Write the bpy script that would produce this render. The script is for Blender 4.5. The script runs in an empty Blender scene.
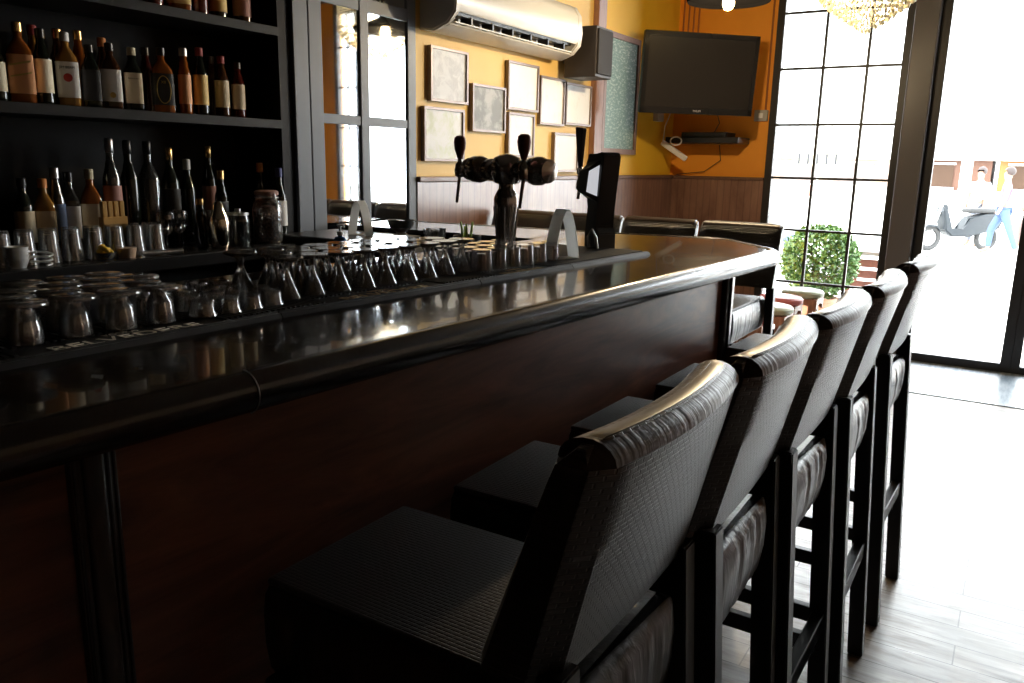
import bpy, bmesh, math, random
from mathutils import Vector, Matrix
random.seed(7)
S = bpy.context.scene
COL = S.collection
PI = math.pi
R = math.radians

# ------------------------------------------------------------------ camera
def cam_matrix(yaw, pitch, roll, loc):
    cy, sy = math.cos(yaw), math.sin(yaw)
    f = Vector((math.cos(pitch) * sy, math.cos(pitch) * cy, -math.sin(pitch)))
    r = Vector((cy, -sy, 0)); u = r.cross(f)
    c, s = math.cos(roll), math.sin(roll)
    r2 = r * c + u * s; u2 = u * c - r * s
    m = Matrix((r2, u2, -f)).transposed().to_4x4()
    m.translation = loc
    return m
cd = bpy.data.cameras.new('camera')
cd.sensor_width = 36.0; cd.lens = 804.0 / 1024 * 36.0; cd.clip_start = 0.02; cd.clip_end = 300
cam = bpy.data.objects.new('camera', cd); COL.objects.link(cam)
cam.matrix_world = cam_matrix(R(-31.94), R(12.586), R(1.154), Vector((0, 0, 1.5)))
S.camera = cam

# ------------------------------------------------------------------ sky, daylight, exposure
W = bpy.data.worlds.new('sky'); S.world = W; W.use_nodes = True
bg = W.node_tree.nodes['Background']
bg.inputs['Color'].default_value = (0.93, 0.97, 1.0, 1); bg.inputs['Strength'].default_value = 6.5
S.view_settings.view_transform = 'Standard'; S.view_settings.look = 'None'
S.view_settings.exposure = 1.35; S.view_settings.gamma = 1.0; S.view_settings.use_curve_mapping = False
S.cycles.use_denoising = True
S.cycles.max_bounces = 10; S.cycles.diffuse_bounces = 5; S.cycles.glossy_bounces = 5
S.cycles.transmission_bounces = 8; S.cycles.transparent_max_bounces = 16
S.cycles.caustics_reflective = False; S.cycles.caustics_refractive = False
S.cycles.sample_clamp_indirect = 6.0
def portal(name, x0, x1, z0, z1, y):
    l = bpy.data.lights.new(name, 'AREA'); l.shape = 'RECTANGLE'; l.size = x1 - x0; l.size_y = z1 - z0
    l.cycles.is_portal = True
    o = bpy.data.objects.new(name, l); COL.objects.link(o)
    o.location = ((x0 + x1) / 2, y, (z0 + z1) / 2); o.rotation_euler = (-PI / 2, 0, 0)
portal('window_daylight', -1.85, 1.30, 0.05, 3.1, 7.18)

# ------------------------------------------------------------------ materials
MATS = {}
def mat(name, col, rough=0.5, metal=0.0, spec=0.5, trans=0.0, ior=1.45, coat=0.0, emit=None, estr=0.0):
    if name in MATS: return MATS[name]
    m = bpy.data.materials.new(name); m.use_nodes = True
    b = m.node_tree.nodes['Principled BSDF']
    b.inputs['Base Color'].default_value = (*col, 1); b.inputs['Roughness'].default_value = rough
    b.inputs['Metallic'].default_value = metal; b.inputs['Specular IOR Level'].default_value = spec
    b.inputs['Transmission Weight'].default_value = trans; b.inputs['IOR'].default_value = ior
    b.inputs['Coat Weight'].default_value = coat
    if emit:
        b.inputs['Emission Color'].default_value = (*emit, 1); b.inputs['Emission Strength'].default_value = estr
    MATS[name] = m
    return m
def nodes(m): return m.node_tree.nodes, m.node_tree.links, m.node_tree.nodes['Principled BSDF']
def coords(m, scale=(1, 1, 1), kind='Object', rot=(0, 0, 0)):
    n, l, b = nodes(m)
    t = n.new('ShaderNodeTexCoord'); mp = n.new('ShaderNodeMapping')
    mp.inputs['Scale'].default_value = scale; mp.inputs['Rotation'].default_value = rot
    l.new(t.outputs[kind], mp.inputs['Vector'])
    return mp.outputs['Vector']
def ramp(m, fac, stops):
    n, l, b = nodes(m); r = n.new('ShaderNodeValToRGB'); e = r.color_ramp.elements
    while len(e) < len(stops): e.new(0.5)
    for k, (p, c) in enumerate(stops): e[k].position = p; e[k].color = (*c, 1)
    l.new(fac, r.inputs['Fac']); return r.outputs['Color']
def noise(m, vec, scale=5, detail=4, rough=0.6, dist=0.0):
    n, l, b = nodes(m); t = n.new('ShaderNodeTexNoise')
    t.inputs['Scale'].default_value = scale; t.inputs['Detail'].default_value = detail
    t.inputs['Roughness'].default_value = rough; t.inputs['Distortion'].default_value = dist
    l.new(vec, t.inputs['Vector']); return t.outputs['Fac']
def bump(m, h, strength=0.3, dist=0.01):
    n, l, b = nodes(m); t = n.new('ShaderNodeBump')
    t.inputs['Strength'].default_value = strength; t.inputs['Distance'].default_value = dist
    l.new(h, t.inputs['Height']); l.new(t.outputs['Normal'], b.inputs['Normal'])
def wood(name, dark, light, scale, rough=0.35, coat=0.0, grain=(1, 1, 1), spec=0.5):
    m = mat(name, light, rough, coat=coat, spec=spec)
    v = coords(m, grain); f = noise(m, v, scale, 8, 0.65, 1.2)
    l = m.node_tree.links
    l.new(ramp(m, f, [(0.3, dark), (0.7, light)]), nodes(m)[2].inputs['Base Color'])
    v2 = coords(m, (1, 1, 1)); f2 = noise(m, v2, 9, 5, 0.7)
    l.new(ramp(m, f2, [(0.3, (rough * 0.9,) * 3), (0.75, (min(1, rough * 1.2),) * 3)]), nodes(m)[2].inputs['Roughness'])
    bump(m, f, 0.03, 0.001)
    return m

M_bartop = wood('bar_top_varnish', (0.008, 0.006, 0.005), (0.018, 0.012, 0.009), 14, 0.18, 0.35, (3, 0.35, 3))
M_rail = wood('bar_rail_varnish', (0.007, 0.005, 0.004), (0.020, 0.010, 0.007), 16, 0.24, 0.2, (3, 0.25, 3))
M_front = wood('bar_front_mahogany', (0.060, 0.018, 0.008), (0.23, 0.080, 0.038), 3.2, 0.36, 0.0, (1.2, 0.5, 3.5), 0.5)
M_trim = wood('bar_trim_dark', (0.010, 0.006, 0.005), (0.030, 0.016, 0.010), 9, 0.3, 0.2, (6, 6, 1))
M_black = mat('black_lacquer', (0.008, 0.008, 0.008), 0.5, spec=0.2)
M_shelfb = mat('charcoal_shelf', (0.008, 0.008, 0.008), 0.5, spec=0.25)
M_ctr = mat('back_counter_steel_black', (0.02, 0.02, 0.021), 0.22, spec=0.6)
M_rubber = mat('bar_mat_rubber', (0.018, 0.018, 0.018), 0.55)
M_print = mat('bar_mat_lettering', (0.85, 0.80, 0.70), 0.6)
M_goldprint = mat('bar_mat_gold_lettering', (0.60, 0.42, 0.22), 0.5)
M_blk = mat('black_wood', (0.010, 0.009, 0.009), 0.35)
M_chrome = mat('polished_steel', (0.75, 0.75, 0.76), 0.12, 1.0)
M_dchrome = mat('black_chrome', (0.38, 0.35, 0.33), 0.2, 1.0)
M_steel = mat('brushed_steel', (0.5, 0.5, 0.5), 0.35, 1.0)
M_white = mat('white_plastic', (0.8, 0.8, 0.79), 0.4)
M_card = mat('white_card', (0.82, 0.82, 0.80), 0.6)
def _card():
    m = M_card; n, l, b = m.node_tree.nodes, m.node_tree.links, m.node_tree.nodes['Principled BSDF']
    t = n.new('ShaderNodeBsdfTranslucent'); t.inputs['Color'].default_value = (0.95, 0.95, 0.93, 1)
    x = n.new('ShaderNodeMixShader'); x.inputs[0].default_value = 0.6; o = n['Material Output']
    l.new(b.outputs[0], x.inputs[1]); l.new(t.outputs[0], x.inputs[2]); l.new(x.outputs[0], o.inputs[0])
_card()
M_plastic = mat('black_plastic', (0.014, 0.014, 0.015), 0.3)
M_greyframe = mat('grey_painted_frame', (0.17, 0.19, 0.22), 0.45)
M_winframe = mat('black_steel_window_frame', (0.025, 0.023, 0.022), 0.4)
M_mirror = mat('mirror_glass', (0.80, 0.84, 0.86), 0.03, 1.0)
M_silver = mat('silver_picture_frame', (0.24, 0.19, 0.17), 0.4, 0.4)

def paint(name, c, c2):
    m = mat(name, c, 0.55)
    v = coords(m); f = noise(m, v, 2.2, 5, 0.6)
    m.node_tree.links.new(ramp(m, f, [(0.3, c), (0.8, c2)]), nodes(m)[2].inputs['Base Color'])
    f2 = noise(m, v, 60, 3, 0.6); bump(m, f2, 0.08, 0.002)
    return m
M_orange = paint('orange_wall_paint', (0.92, 0.34, 0.022), (0.96, 0.38, 0.03))
M_amber = paint('amber_wall_paint', (0.78, 0.52, 0.17), (0.83, 0.57, 0.19))
M_yellow = paint('yellow_wall_paint', (0.90, 0.52, 0.025), (0.95, 0.57, 0.035))
M_ceil = mat('ceiling_paint', (0.12, 0.10, 0.08), 0.8)
M_darkwall = mat('dark_rear_wall', (0.05, 0.03, 0.02), 0.7)

# wainscot boards with fine vertical grooves
def wains(name, axis):
    m = mat(name, (0.2, 0.1, 0.06), 0.34, coat=0.6); m.node_tree.nodes['Principled BSDF'].inputs['Coat Roughness'].default_value = 0.25
    v = coords(m, (1, 1, 0.25)); f = noise(m, v, 7, 8, 0.7, 0.8)
    n, l, b = nodes(m)
    w = n.new('ShaderNodeTexWave'); w.wave_type = 'BANDS'; w.bands_direction = axis
    w.inputs['Scale'].default_value = 5.2; w.inputs['Distortion'].default_value = 0.0
    l.new(coords(m), w.inputs['Vector'])
    c1 = ramp(m, f, [(0.25, (0.14, 0.065, 0.042)), (0.75, (0.33, 0.18, 0.12))])
    c2 = ramp(m, w.outputs['Fac'], [(0.0, (0.72, 0.72, 0.72)), (0.10, (1, 1, 1))])
    mx = n.new('ShaderNodeMix'); mx.data_type = 'RGBA'; mx.blend_type = 'MULTIPLY'; mx.inputs[0].default_value = 1
    l.new(c1, mx.inputs[6]); l.new(c2, mx.inputs[7]); l.new(mx.outputs[2], b.inputs['Base Color'])
    return m
M_wainx = wains('wainscot_boards_far', 'X'); M_wainy = wains('wainscot_boards_side', 'Y')

# floor planks running across the room
M_floor = mat('weathered_plank_floor', (0.3, 0.28, 0.26), 0.40, spec=0.7)
def _():
    m = M_floor; n, l, b = nodes(m)
    br = n.new('ShaderNodeTexBrick'); br.offset = 0.37; br.inputs['Scale'].default_value = 1.0
    br.inputs['Brick Width'].default_value = 1.5; br.inputs['Row Height'].default_value = 0.125
    br.inputs['Mortar Size'].default_value = 0.0025; br.inputs['Mortar Smooth'].default_value = 0.2
    br.inputs['Color1'].default_value = (0.75, 0.75, 0.75, 1); br.inputs['Color2'].default_value = (1.0, 1.0, 1.0, 1)
    br.inputs['Mortar'].default_value = (0.18, 0.16, 0.15, 1)
    l.new(coords(m), br.inputs['Vector'])
    f = noise(m, coords(m, (1.2, 9, 1)), 3.2, 9, 0.72, 1.0)
    c = ramp(m, f, [(0.28, (0.11, 0.085, 0.07)), (0.50, (0.33, 0.29, 0.25)), (0.75, (0.58, 0.54, 0.50))])
    mx = n.new('ShaderNodeMix'); mx.data_type = 'RGBA'; mx.blend_type = 'MULTIPLY'; mx.inputs[0].default_value = 1
    l.new(c, mx.inputs[6]); l.new(br.outputs['Color'], mx.inputs[7]); l.new(mx.outputs[2], b.inputs['Base Color'])
    l.new(ramp(m, f, [(0.3, (0.42, 0.42, 0.42)), (0.7, (0.27, 0.27, 0.27))]), b.inputs['Roughness'])
    bump(m, f, 0.12, 0.003)
_()
M_tile = mat('blue_grey_entrance_tile', (0.42, 0.52, 0.62), 0.3)
def _():
    m = M_tile; n, l, b = nodes(m)
    f = noise(m, coords(m, (9, 1.2, 1)), 3, 4, 0.6)
    l.new(ramp(m, f, [(0.35, (0.22, 0.30, 0.38)), (0.65, (0.60, 0.66, 0.72))]), b.inputs['Base Color'])
_()

# embossed black leather: small woven blocks
def leather(name, base, vecrot, rough=0.33):
    m = mat(name, base, rough, spec=0.9, coat=0.3 if rough < 0.4 else 0.0); n, l, b = nodes(m); b.inputs['Coat Roughness'].default_value = 0.4
    t = n.new('ShaderNodeTexCoord'); sp = n.new('ShaderNodeSeparateXYZ'); cb = n.new('ShaderNodeCombineXYZ')
    l.new(t.outputs['Object'], sp.inputs[0])
    a, c = vecrot
    l.new(sp.outputs[a], cb.inputs[0]); l.new(sp.outputs[c], cb.inputs[1])
    br = n.new('ShaderNodeTexBrick'); br.inputs['Scale'].default_value = 1.0
    br.inputs['Brick Width'].default_value = 0.016; br.inputs['Row Height'].default_value = 0.0075
    br.inputs['Mortar Size'].default_value = 0.0014; br.inputs['Mortar Smooth'].default_value = 0.6
    br.inputs['Color1'].default_value = (1, 1, 1, 1); br.inputs['Color2'].default_value = (0.85, 0.85, 0.85, 1)
    br.inputs['Mortar'].default_value = (0, 0, 0, 1)
    l.new(cb.outputs[0], br.inputs['Vector'])
    bump(m, br.outputs['Color'], 0.9, 0.003)
    return m
M_leath = leather('embossed_black_leather', (0.020, 0.016, 0.014), (1, 2))
M_seatl = leather('embossed_black_seat_leather', (0.014, 0.012, 0.011), (0, 1), 0.42)
M_gather = mat('gathered_black_leather', (0.020, 0.016, 0.014), 0.30, spec=0.6)
def _():
    m = M_gather; f = noise(m, coords(m, (26, 26, 3.0)), 2.0, 3, 0.5, 0.5); bump(m, f, 0.35, 0.005)
_()
M_crease = mat('creased_leather_edge', (0.045, 0.026, 0.017), 0.36, spec=0.6)
def _():
    m = M_crease; f = noise(m, coords(m, (7, 95, 7)), 1.6, 2, 0.4, 0.15); bump(m, f, 0.5, 0.0025)
_()

# clear architectural panes: straight-through with Fresnel gloss
def pane_mat(name, tint):
    m = bpy.data.materials.new(name); m.use_nodes = True; n, l = m.node_tree.nodes, m.node_tree.links
    n.clear(); o = n.new('ShaderNodeOutputMaterial'); mx = n.new('ShaderNodeMixShader')
    f = n.new('ShaderNodeFresnel'); f.inputs['IOR'].default_value = 1.3
    t = n.new('ShaderNodeBsdfTransparent'); t.inputs['Color'].default_value = (*tint, 1)
    g = n.new('ShaderNodeBsdfGlossy'); g.inputs['Roughness'].default_value = 0.02
    l.new(f.outputs[0], mx.inputs[0]); l.new(t.outputs[0], mx.inputs[1]); l.new(g.outputs[0], mx.inputs[2])
    l.new(mx.outputs[0], o.inputs[0]); MATS[name] = m; return m
M_pane = pane_mat('clear_pane', (0.97, 0.98, 0.98))
# thin walled drinking glass: transparent seen face on, glossy and darker to the edges
def glassware(name, tint, gl=1.0, haze=0.16):
    m = bpy.data.materials.new(name); m.use_nodes = True; n, l = m.node_tree.nodes, m.node_tree.links
    n.clear(); o = n.new('ShaderNodeOutputMaterial'); mx = n.new('ShaderNodeMixShader')
    f = n.new('ShaderNodeLayerWeight'); f.inputs['Blend'].default_value = 0.55
    t = n.new('ShaderNodeBsdfTransparent'); t.inputs['Color'].default_value = (*tint, 1)
    g = n.new('ShaderNodeBsdfGlossy'); g.inputs['Roughness'].default_value = 0.09; g.inputs['Color'].default_value = (gl, gl, gl, 1)
    d = n.new('ShaderNodeBsdfDiffuse'); d.inputs['Color'].default_value = (0.85, 0.87, 0.88, 1); m2 = n.new('ShaderNodeMixShader'); m2.inputs[0].default_value = haze
    l.new(t.outputs[0], m2.inputs[1]); l.new(d.outputs[0], m2.inputs[2])
    l.new(f.outputs['Fresnel'], mx.inputs[0]); l.new(m2.outputs[0], mx.inputs[1]); l.new(g.outputs[0], mx.inputs[2])
    l.new(mx.outputs[0], o.inputs[0]); MATS[name] = m; return m
M_glass = glassware('drinking_glass', (0.95, 0.96, 0.96))
M_glassb = glassware('thick_foot_glass', (0.93, 0.94, 0.94), 1.0, 0.20)
M_glassd = glassware('bottle_clear_glass', (0.55, 0.58, 0.58), 0.8, 0.02)

# ------------------------------------------------------------------ mesh helpers
def obj(name, bm, m, parent=None, smooth=False, loc=None):
    bmesh.ops.recalc_face_normals(bm, faces=bm.faces[:])
    me = bpy.data.meshes.new(name); bm.to_mesh(me); bm.free()
    if smooth:
        me.polygons.foreach_set('use_smooth', [True] * len(me.polygons))
        me.set_sharp_from_angle(angle=R(38))
    me.materials.append(m)
    o = bpy.data.objects.new(name, me); COL.objects.link(o)
    if parent: o.parent = parent
    if loc: o.location = loc
    return o
def tag(o, label, cat, group=None, kind=None):
    if label: o['label'] = label
    if cat: o['category'] = cat
    if group: o['group'] = group
    if kind: o['kind'] = kind
    return o
def empty(name, loc, label, cat, group=None, rz=0.0):
    o = bpy.data.objects.new(name, None); COL.objects.link(o); o.empty_display_size = 0.05
    o.location = loc; o.rotation_euler = (0, 0, rz)
    return tag(o, label, cat, group)
def struct(name, bm, m, parent=None, smooth=False):
    o = obj(name, bm, m, parent, smooth)
    if not parent: o['kind'] = 'structure'
    return o
def dup(root, loc=None, rz=None, label=None, group=None, recolor=None):
    def cp(o, par):
        c = o.copy(); COL.objects.link(c)
        if par: c.parent = par
        for ch in o.children: cp(ch, c)
        return c
    r = cp(root, None)
    if loc: r.location = loc
    if rz is not None: r.rotation_euler = (0, 0, rz)
    if label: r['label'] = label
    if group: r['group'] = group
    return r
def NB(): return bmesh.new()
def box(bm, a, b, bev=0.0, seg=2):
    c = [(a[i] + b[i]) / 2 for i in range(3)]; s = [abs(b[i] - a[i]) for i in range(3)]
    g = bmesh.ops.create_cube(bm, size=1, matrix=Matrix.Translation(c) @ Matrix.Diagonal((*s, 1)))
    if bev > 0:
        es = list({e for v in g['verts'] for e in v.link_edges})
        bmesh.ops.bevel(bm, geom=es, offset=bev, segments=seg, profile=0.5, affect='EDGES')
    return bm
def BX(a, b, bev=0.0, seg=2): return box(NB(), a, b, bev, seg)
def hexa(bm, bot, top):      # eight corner solid: bot and top are four points each, same order
    v = [bm.verts.new(p) for p in bot + top]
    bm.faces.new(v[3::-1]); bm.faces.new(v[4:8])
    for i in range(4): bm.faces.new((v[i], v[(i + 1) % 4], v[4 + (i + 1) % 4], v[4 + i]))
    return bm
def lathe(bm, prof, n=24, c=(0, 0, 0), ax='Z', sx=1.0, sy=1.0, cap=True):
    rings = []
    for r, z in prof:
        ring = []
        for k in range(n):
            a = 2 * PI * k / n; p = (r * math.cos(a) * sx, r * math.sin(a) * sy, z)
            if ax == 'X': p = (p[2], p[0], p[1])
            if ax == 'Y': p = (p[0], p[2], p[1])
            ring.append(bm.verts.new((p[0] + c[0], p[1] + c[1], p[2] + c[2])))
        rings.append(ring)
    for i in range(len(rings) - 1):
        for k in range(n):
            bm.faces.new((rings[i][k], rings[i][(k + 1) % n], rings[i + 1][(k + 1) % n], rings[i + 1][k]))
    if cap:
        bm.faces.new(rings[0][::-1]); bm.faces.new(rings[-1])
    return bm
def tube(bm, pts, rad, n=8, cap=True):
    pts = [Vector(p) for p in pts]; rings = []
    rr = rad if isinstance(rad, (list, tuple)) else [rad] * len(pts)
    up = None
    for i, p in enumerate(pts):
        t = (pts[min(i + 1, len(pts) - 1)] - pts[max(i - 1, 0)]).normalized()
        if up is None:
            up = Vector((0, 0, 1)) if abs(t.z) < 0.9 else Vector((1, 0, 0))
        s = t.cross(up).normalized(); up = s.cross(t).normalized()
        rings.append([bm.verts.new(p + (s * math.cos(2 * PI * k / n) + up * math.sin(2 * PI * k / n)) * rr[i]) for k in range(n)])
    for i in range(len(rings) - 1):
        for k in range(n):
            bm.faces.new((rings[i][k], rings[i][(k + 1) % n], rings[i + 1][(k + 1) % n], rings[i + 1][k]))
    if cap: bm.faces.new(rings[0][::-1]); bm.faces.new(rings[-1])
    return bm
def prism(bm, pts, z0, z1):
    a = [bm.verts.new((x, y, z0)) for x, y in pts]; b = [bm.verts.new((x, y, z1)) for x, y in pts]
    bm.faces.new(a[::-1]); bm.faces.new(b); n = len(pts)
    for i in range(n): bm.faces.new((a[i], a[(i + 1) % n], b[(i + 1) % n], b[i]))
    return bm
def extr(bm, prof, y0, y1, plane='xz'):   # profile in x,z extruded along y (or y,z along x)
    f = (lambda p, t: (p[0], t, p[1])) if plane == 'xz' else (lambda p, t: (t, p[0], p[1]))
    a = [bm.verts.new(f(p, y0)) for p in prof]; b = [bm.verts.new(f(p, y1)) for p in prof]
    bm.faces.new(a[::-1]); bm.faces.new(b); n = len(prof)
    for i in range(n): bm.faces.new((a[i], a[(i + 1) % n], b[(i + 1) % n], b[i]))
    return bm
def text_bm(s, size, mtx, depth=0.0004):
    c = bpy.data.curves.new('t', 'FONT'); c.body = s; c.size = size; c.extrude = depth
    c.align_x = 'CENTER'; c.align_y = 'CENTER'
    o = bpy.data.objects.new('t', c); COL.objects.link(o)
    me = bpy.data.meshes.new_from_object(o.evaluated_get(bpy.context.evaluated_depsgraph_get()))
    bm = NB(); bm.from_mesh(me); bmesh.ops.transform(bm, matrix=mtx, verts=bm.verts[:])
    bpy.data.objects.remove(o); bpy.data.curves.remove(c); bpy.data.meshes.remove(me)
    return bm
def basis(o, x, y):  # matrix taking text x,y to world directions
    x = Vector(x).normalized(); y = Vector(y).normalized(); z = x.cross(y)
    m = Matrix((x, y, z)).transposed().to_4x4(); m.translation = o; return m
ORD = ['first', 'second', 'third', 'fourth', 'fifth', 'sixth', 'seventh', 'eighth', 'ninth', 'tenth', 'eleventh', 'twelfth', 'thirteenth', 'fourteenth', 'fifteenth', 'sixteenth', 'seventeenth', 'eighteenth']

# ------------------------------------------------------------------ room shell
XL, YW, XR, YB, ZC = -2.745, 7.05, 2.4, -2.4, 3.2
struct('floor', BX((-3.3, YB, -0.1), (XR + 0.1, YW + 0.15, 0)), M_floor)
struct('ceiling', BX((-3.3, YB, ZC), (XR + 0.1, YW + 0.15, ZC + 0.1)), M_ceil)
struct('trim_1', BX((-0.72, 6.0, 0.0), (1.35, YW - 0.01, 0.006)), M_tile)     # tiled strip inside the door
# left wall: amber near the bar, wood batten, yellow beyond
struct('wall_left', BX((XL - 0.15, 3.37, 0), (XL, 5.40, ZC)), M_amber)
struct('wall_left_far', BX((XL - 0.15, 5.40, 0), (XL, YW + 0.15, ZC)), M_yellow)
struct('wall_left_near', BX((-3.3, YB, 0), (-3.1, 2.66, ZC)), M_black)
struct('wall_left_mirror_backing', BX((XL - 0.15, 2.66, 0), (XL - 0.03, 3.37, ZC)), M_black)
struct('wall_far', BX((XL, YW, 0), (-1.90, YW + 0.15, ZC)), M_orange)
struct('wall_far_right', BX((1.36, YW, 0), (XR + 0.1, YW + 0.15, ZC)), M_orange)
struct('wall_right', BX((XR, YB, 0), (XR + 0.1, YW + 0.15, ZC)), paint('tan_wall_for_reflections', (0.50, 0.36, 0.24), (0.56, 0.41, 0.28)))  # unseen wall, tan chosen to keep orange reflections off the glasses
struct('trim_11', BX((XR - 0.02, YB, 0), (XR, YW, 1.4)), M_wainy)  # unseen wainscot added to darken what the bar glasses reflect
struct('wall_rear', BX((-3.3, YB - 0.1, 0), (XR + 0.1, YB, ZC)), M_darkwall)
# wainscots with cap rail
w = struct('trim_2', BX((XL, 3.40, 0), (XL + 0.018, YW, 1.385)), M_wainy)
M_cap = wood('wainscot_cap', (0.13, 0.07, 0.045), (0.22, 0.12, 0.08), 8, 0.35, 0.1, (3, 0.5, 3))
struct('trim_3', BX((XL, 3.40, 1.385), (XL + 0.035, YW, 1.415), 0.006), M_cap)
struct('trim_4', BX((XL + 0.02, YW - 0.018, 0), (-1.90, YW, 1.385)), M_wainx)
struct('trim_5', BX((XL + 0.04, YW - 0.035, 1.385), (-1.90, YW, 1.412), 0.006), M_cap)
struct('trim_6', BX((XL, 5.40, 1.415), (XL + 0.045, 5.53, ZC), 0.006), wood('batten_wood', (0.22, 0.11, 0.07), (0.36, 0.19, 0.13), 8, 0.35, 0.1, (3, 3, 0.4)))

# glazed front: grid window, post, door, side light
def glazed(name, x0, x1, vbars, hbars, z0, frame=0.05, z1=3.12):
    b = NB()
    for a in ((x0, x0 + frame), (x1 - frame, x1)): box(b, (a[0], YW - 0.01, z0), (a[1], YW + 0.06, z1), 0.004)
    box(b, (x0, YW - 0.005, z1 - frame), (x1, YW + 0.055, z1)); box(b, (x0, YW - 0.005, z0), (x1, YW + 0.055, z0 + frame))
    r = struct(name, b, M_winframe)
    g = NB()
    for x in vbars: box(g, (x - 0.011, YW + 0.008, z0 + frame), (x + 0.011, YW + 0.04, z1 - frame))
    for z in hbars: box(g, (x0 + frame, YW + 0.01, z - 0.010), (x1 - frame, YW + 0.038, z + 0.010))
    if vbars or hbars: obj('glazing_bars', g, M_winframe, r)
    obj('window_glass', BX((x0 + frame, YW + 0.022, z0 + frame), (x1 - frame, YW + 0.026, z1 - frame)), M_pane, r)
    return r
glazed('window_1', -1.90, -0.875, (-1.51, -1.18), (0.545, 0.985, 1.415, 1.845, 2.288, 2.72), 0.06, 0.06)
glazed('window_2', 1.00, 1.36, (1.18,), (0.545, 0.985, 1.415, 1.845, 2.288, 2.72), 0.06)
struct('trim_7', BX((-1.90, YW - 0.01, 0), (-0.875, YW + 0.1, 0.06)), M_winframe)
M_post = mat('door_post_glare_grey', (0.13, 0.12, 0.115), 0.28)  # dark post, window glare put into its colour as a lighter grey
struct('trim_8', BX((-0.875, YW - 0.08, 0), (-0.70, YW + 0.09, ZC), 0.012), M_post)
struct('trim_9', BX((-1.90, YW - 0.005, 3.12), (1.36, YW + 0.1, ZC)), M_winframe)
d = glazed('door_1', -0.70, 0.075, (), (), 0.0, 0.07)
glazed('door_2', 0.075, 1.00, (), (), 0.0, 0.06)

# mirrored casements on the left wall beside the back bar
def mirror_unit():
    r = bpy.data.objects.new('wall_mirror', None); COL.objects.link(r); r.location = (XL, 3.0, 1.1)
    tag(r, 'tall grey framed mirror of panes reflecting the street door, between back bar and picture wall', 'mirror')
    def P(n, bm, m, par=r, sm=False):
        o = obj(n, bm, m, par, sm); 
        if par is r: o.matrix_parent_inverse = Matrix.Translation(-r.location)
        return o
    b = NB(); x0, x1 = XL - 0.03, XL + 0.012
    for y0, y1 in ((2.66, 2.74), (2.985, 3.045), (3.335, 3.40)): box(b, (x0, y0, 1.10), (x1, y1, ZC - .01), 0.004)
    for z0, z1 in ((1.10, 1.15), (1.655, 1.70), (2.175, 2.235), (2.75, 2.80), (3.13, 3.18)): box(b, (x0, 2.74, z0), (x1 - 0.004, 3.335, z1), 0.003)
    P('mirror_frame', b, M_greyframe)
    for y0, y1 in ((2.74, 2.985), (3.045, 3.335)):
        for z0, z1 in ((1.15, 1.655), (1.70, 2.175), (2.235, 2.75), (2.80, 3.13)):
            P('mirror_pane', BX((XL - 0.012, y0, z0), (XL + 0.001, y1, z1)), M_mirror)
    return r
mirror_unit()

# ------------------------------------------------------------------ bar counter
SL = 0.0632
def bx(y, x0=-0.920): return x0 + (y - 0.71) * SL       # line parallel to the bar's front
bar = empty('bar_counter', (-1.1, 1.5, 0), 'long dark varnished wooden bar counter with rounded edge and mahogany front', 'bar counter')
def PB(n, bm, m, par=None, sm=False):
    o = obj(n, bm, m, par or bar, sm)
    if par is None: o.matrix_parent_inverse = Matrix.Translation(-bar.location)
    return o
Y0 = -1.3
outer = [(bx(Y0), Y0), (bx(3.0), 3.0), (-0.80, 3.07), (-1.04, 3.335), (-1.10, 3.345), (-1.55, 3.26), (-2.70, 3.14)]
inner = [(-2.70, 2.79), (-1.64, 2.80), (bx(Y0, -1.72), Y0)]
PB('countertop', prism(NB(), outer + inner, 1.15, 1.2), M_bartop)
rail = [(bx(Y0) + 0.012, Y0, 1.1725), (bx(2.98) + 0.012, 2.98, 1.1725), (-0.765, 3.04, 1.1725), (-0.785, 3.085, 1.1725), (-1.02, 3.345, 1.1725), (-1.06, 3.37, 1.1725), (-1.11, 3.372, 1.1725), (-1.55, 3.285, 1.1725), (-2.70, 3.165, 1.1725)]
PB('edge_rail', tube(NB(), rail, 0.031, 20), M_rail, sm=True)
b = NB(); yj = 0.735; tube(b, [(bx(yj) + 0.012 + 0.032 * math.cos(a), yj, 1.1725 + 0.032 * math.sin(a)) for a in [R(t) for t in range(-70, 91, 10)]], 0.0009, 6)
PB('joint_line', b, M_steel, sm=True)
xf = lambda y: bx(y, -1.000)
b = NB()
hexa(b, [(xf(Y0), Y0, 0), (xf(2.84), 2.84, 0), (xf(2.84) - 0.03, 2.84, 0), (xf(Y0) - 0.03, Y0, 0)], [(xf(Y0), Y0, 1.15), (xf(2.84), 2.84, 1.15), (xf(2.84) - 0.03, 2.84, 1.15), (xf(Y0) - 0.03, Y0, 1.15)])
PB('front_panel', b, M_front)
b = NB(); xe = xf(2.84); hexa(b, [(xe - 0.04, 2.80, 0), (xe - 0.03, 2.84, 0), (-1.05, 3.12, 0), (-1.08, 3.09, 0)], [(xe - 0.04, 2.80, 1.15), (xe - 0.03, 2.84, 1.15), (-1.05, 3.12, 1.15), (-1.08, 3.09, 1.15)])
box(b, (-2.70, 3.02, 0), (-1.06, 3.06, 1.15))
PB('end_panel', b, M_trim)
b = NB(); box(b, (xe - 0.045, 2.795, 0), (xe + 0.018, 2.875, 1.15), 0.008); box(b, (xe + 0.012, 2.82, 0.02), (xe + 0.026, 2.85, 1.14), 0.004)
PB('corner_post', b, M_trim)
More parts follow.
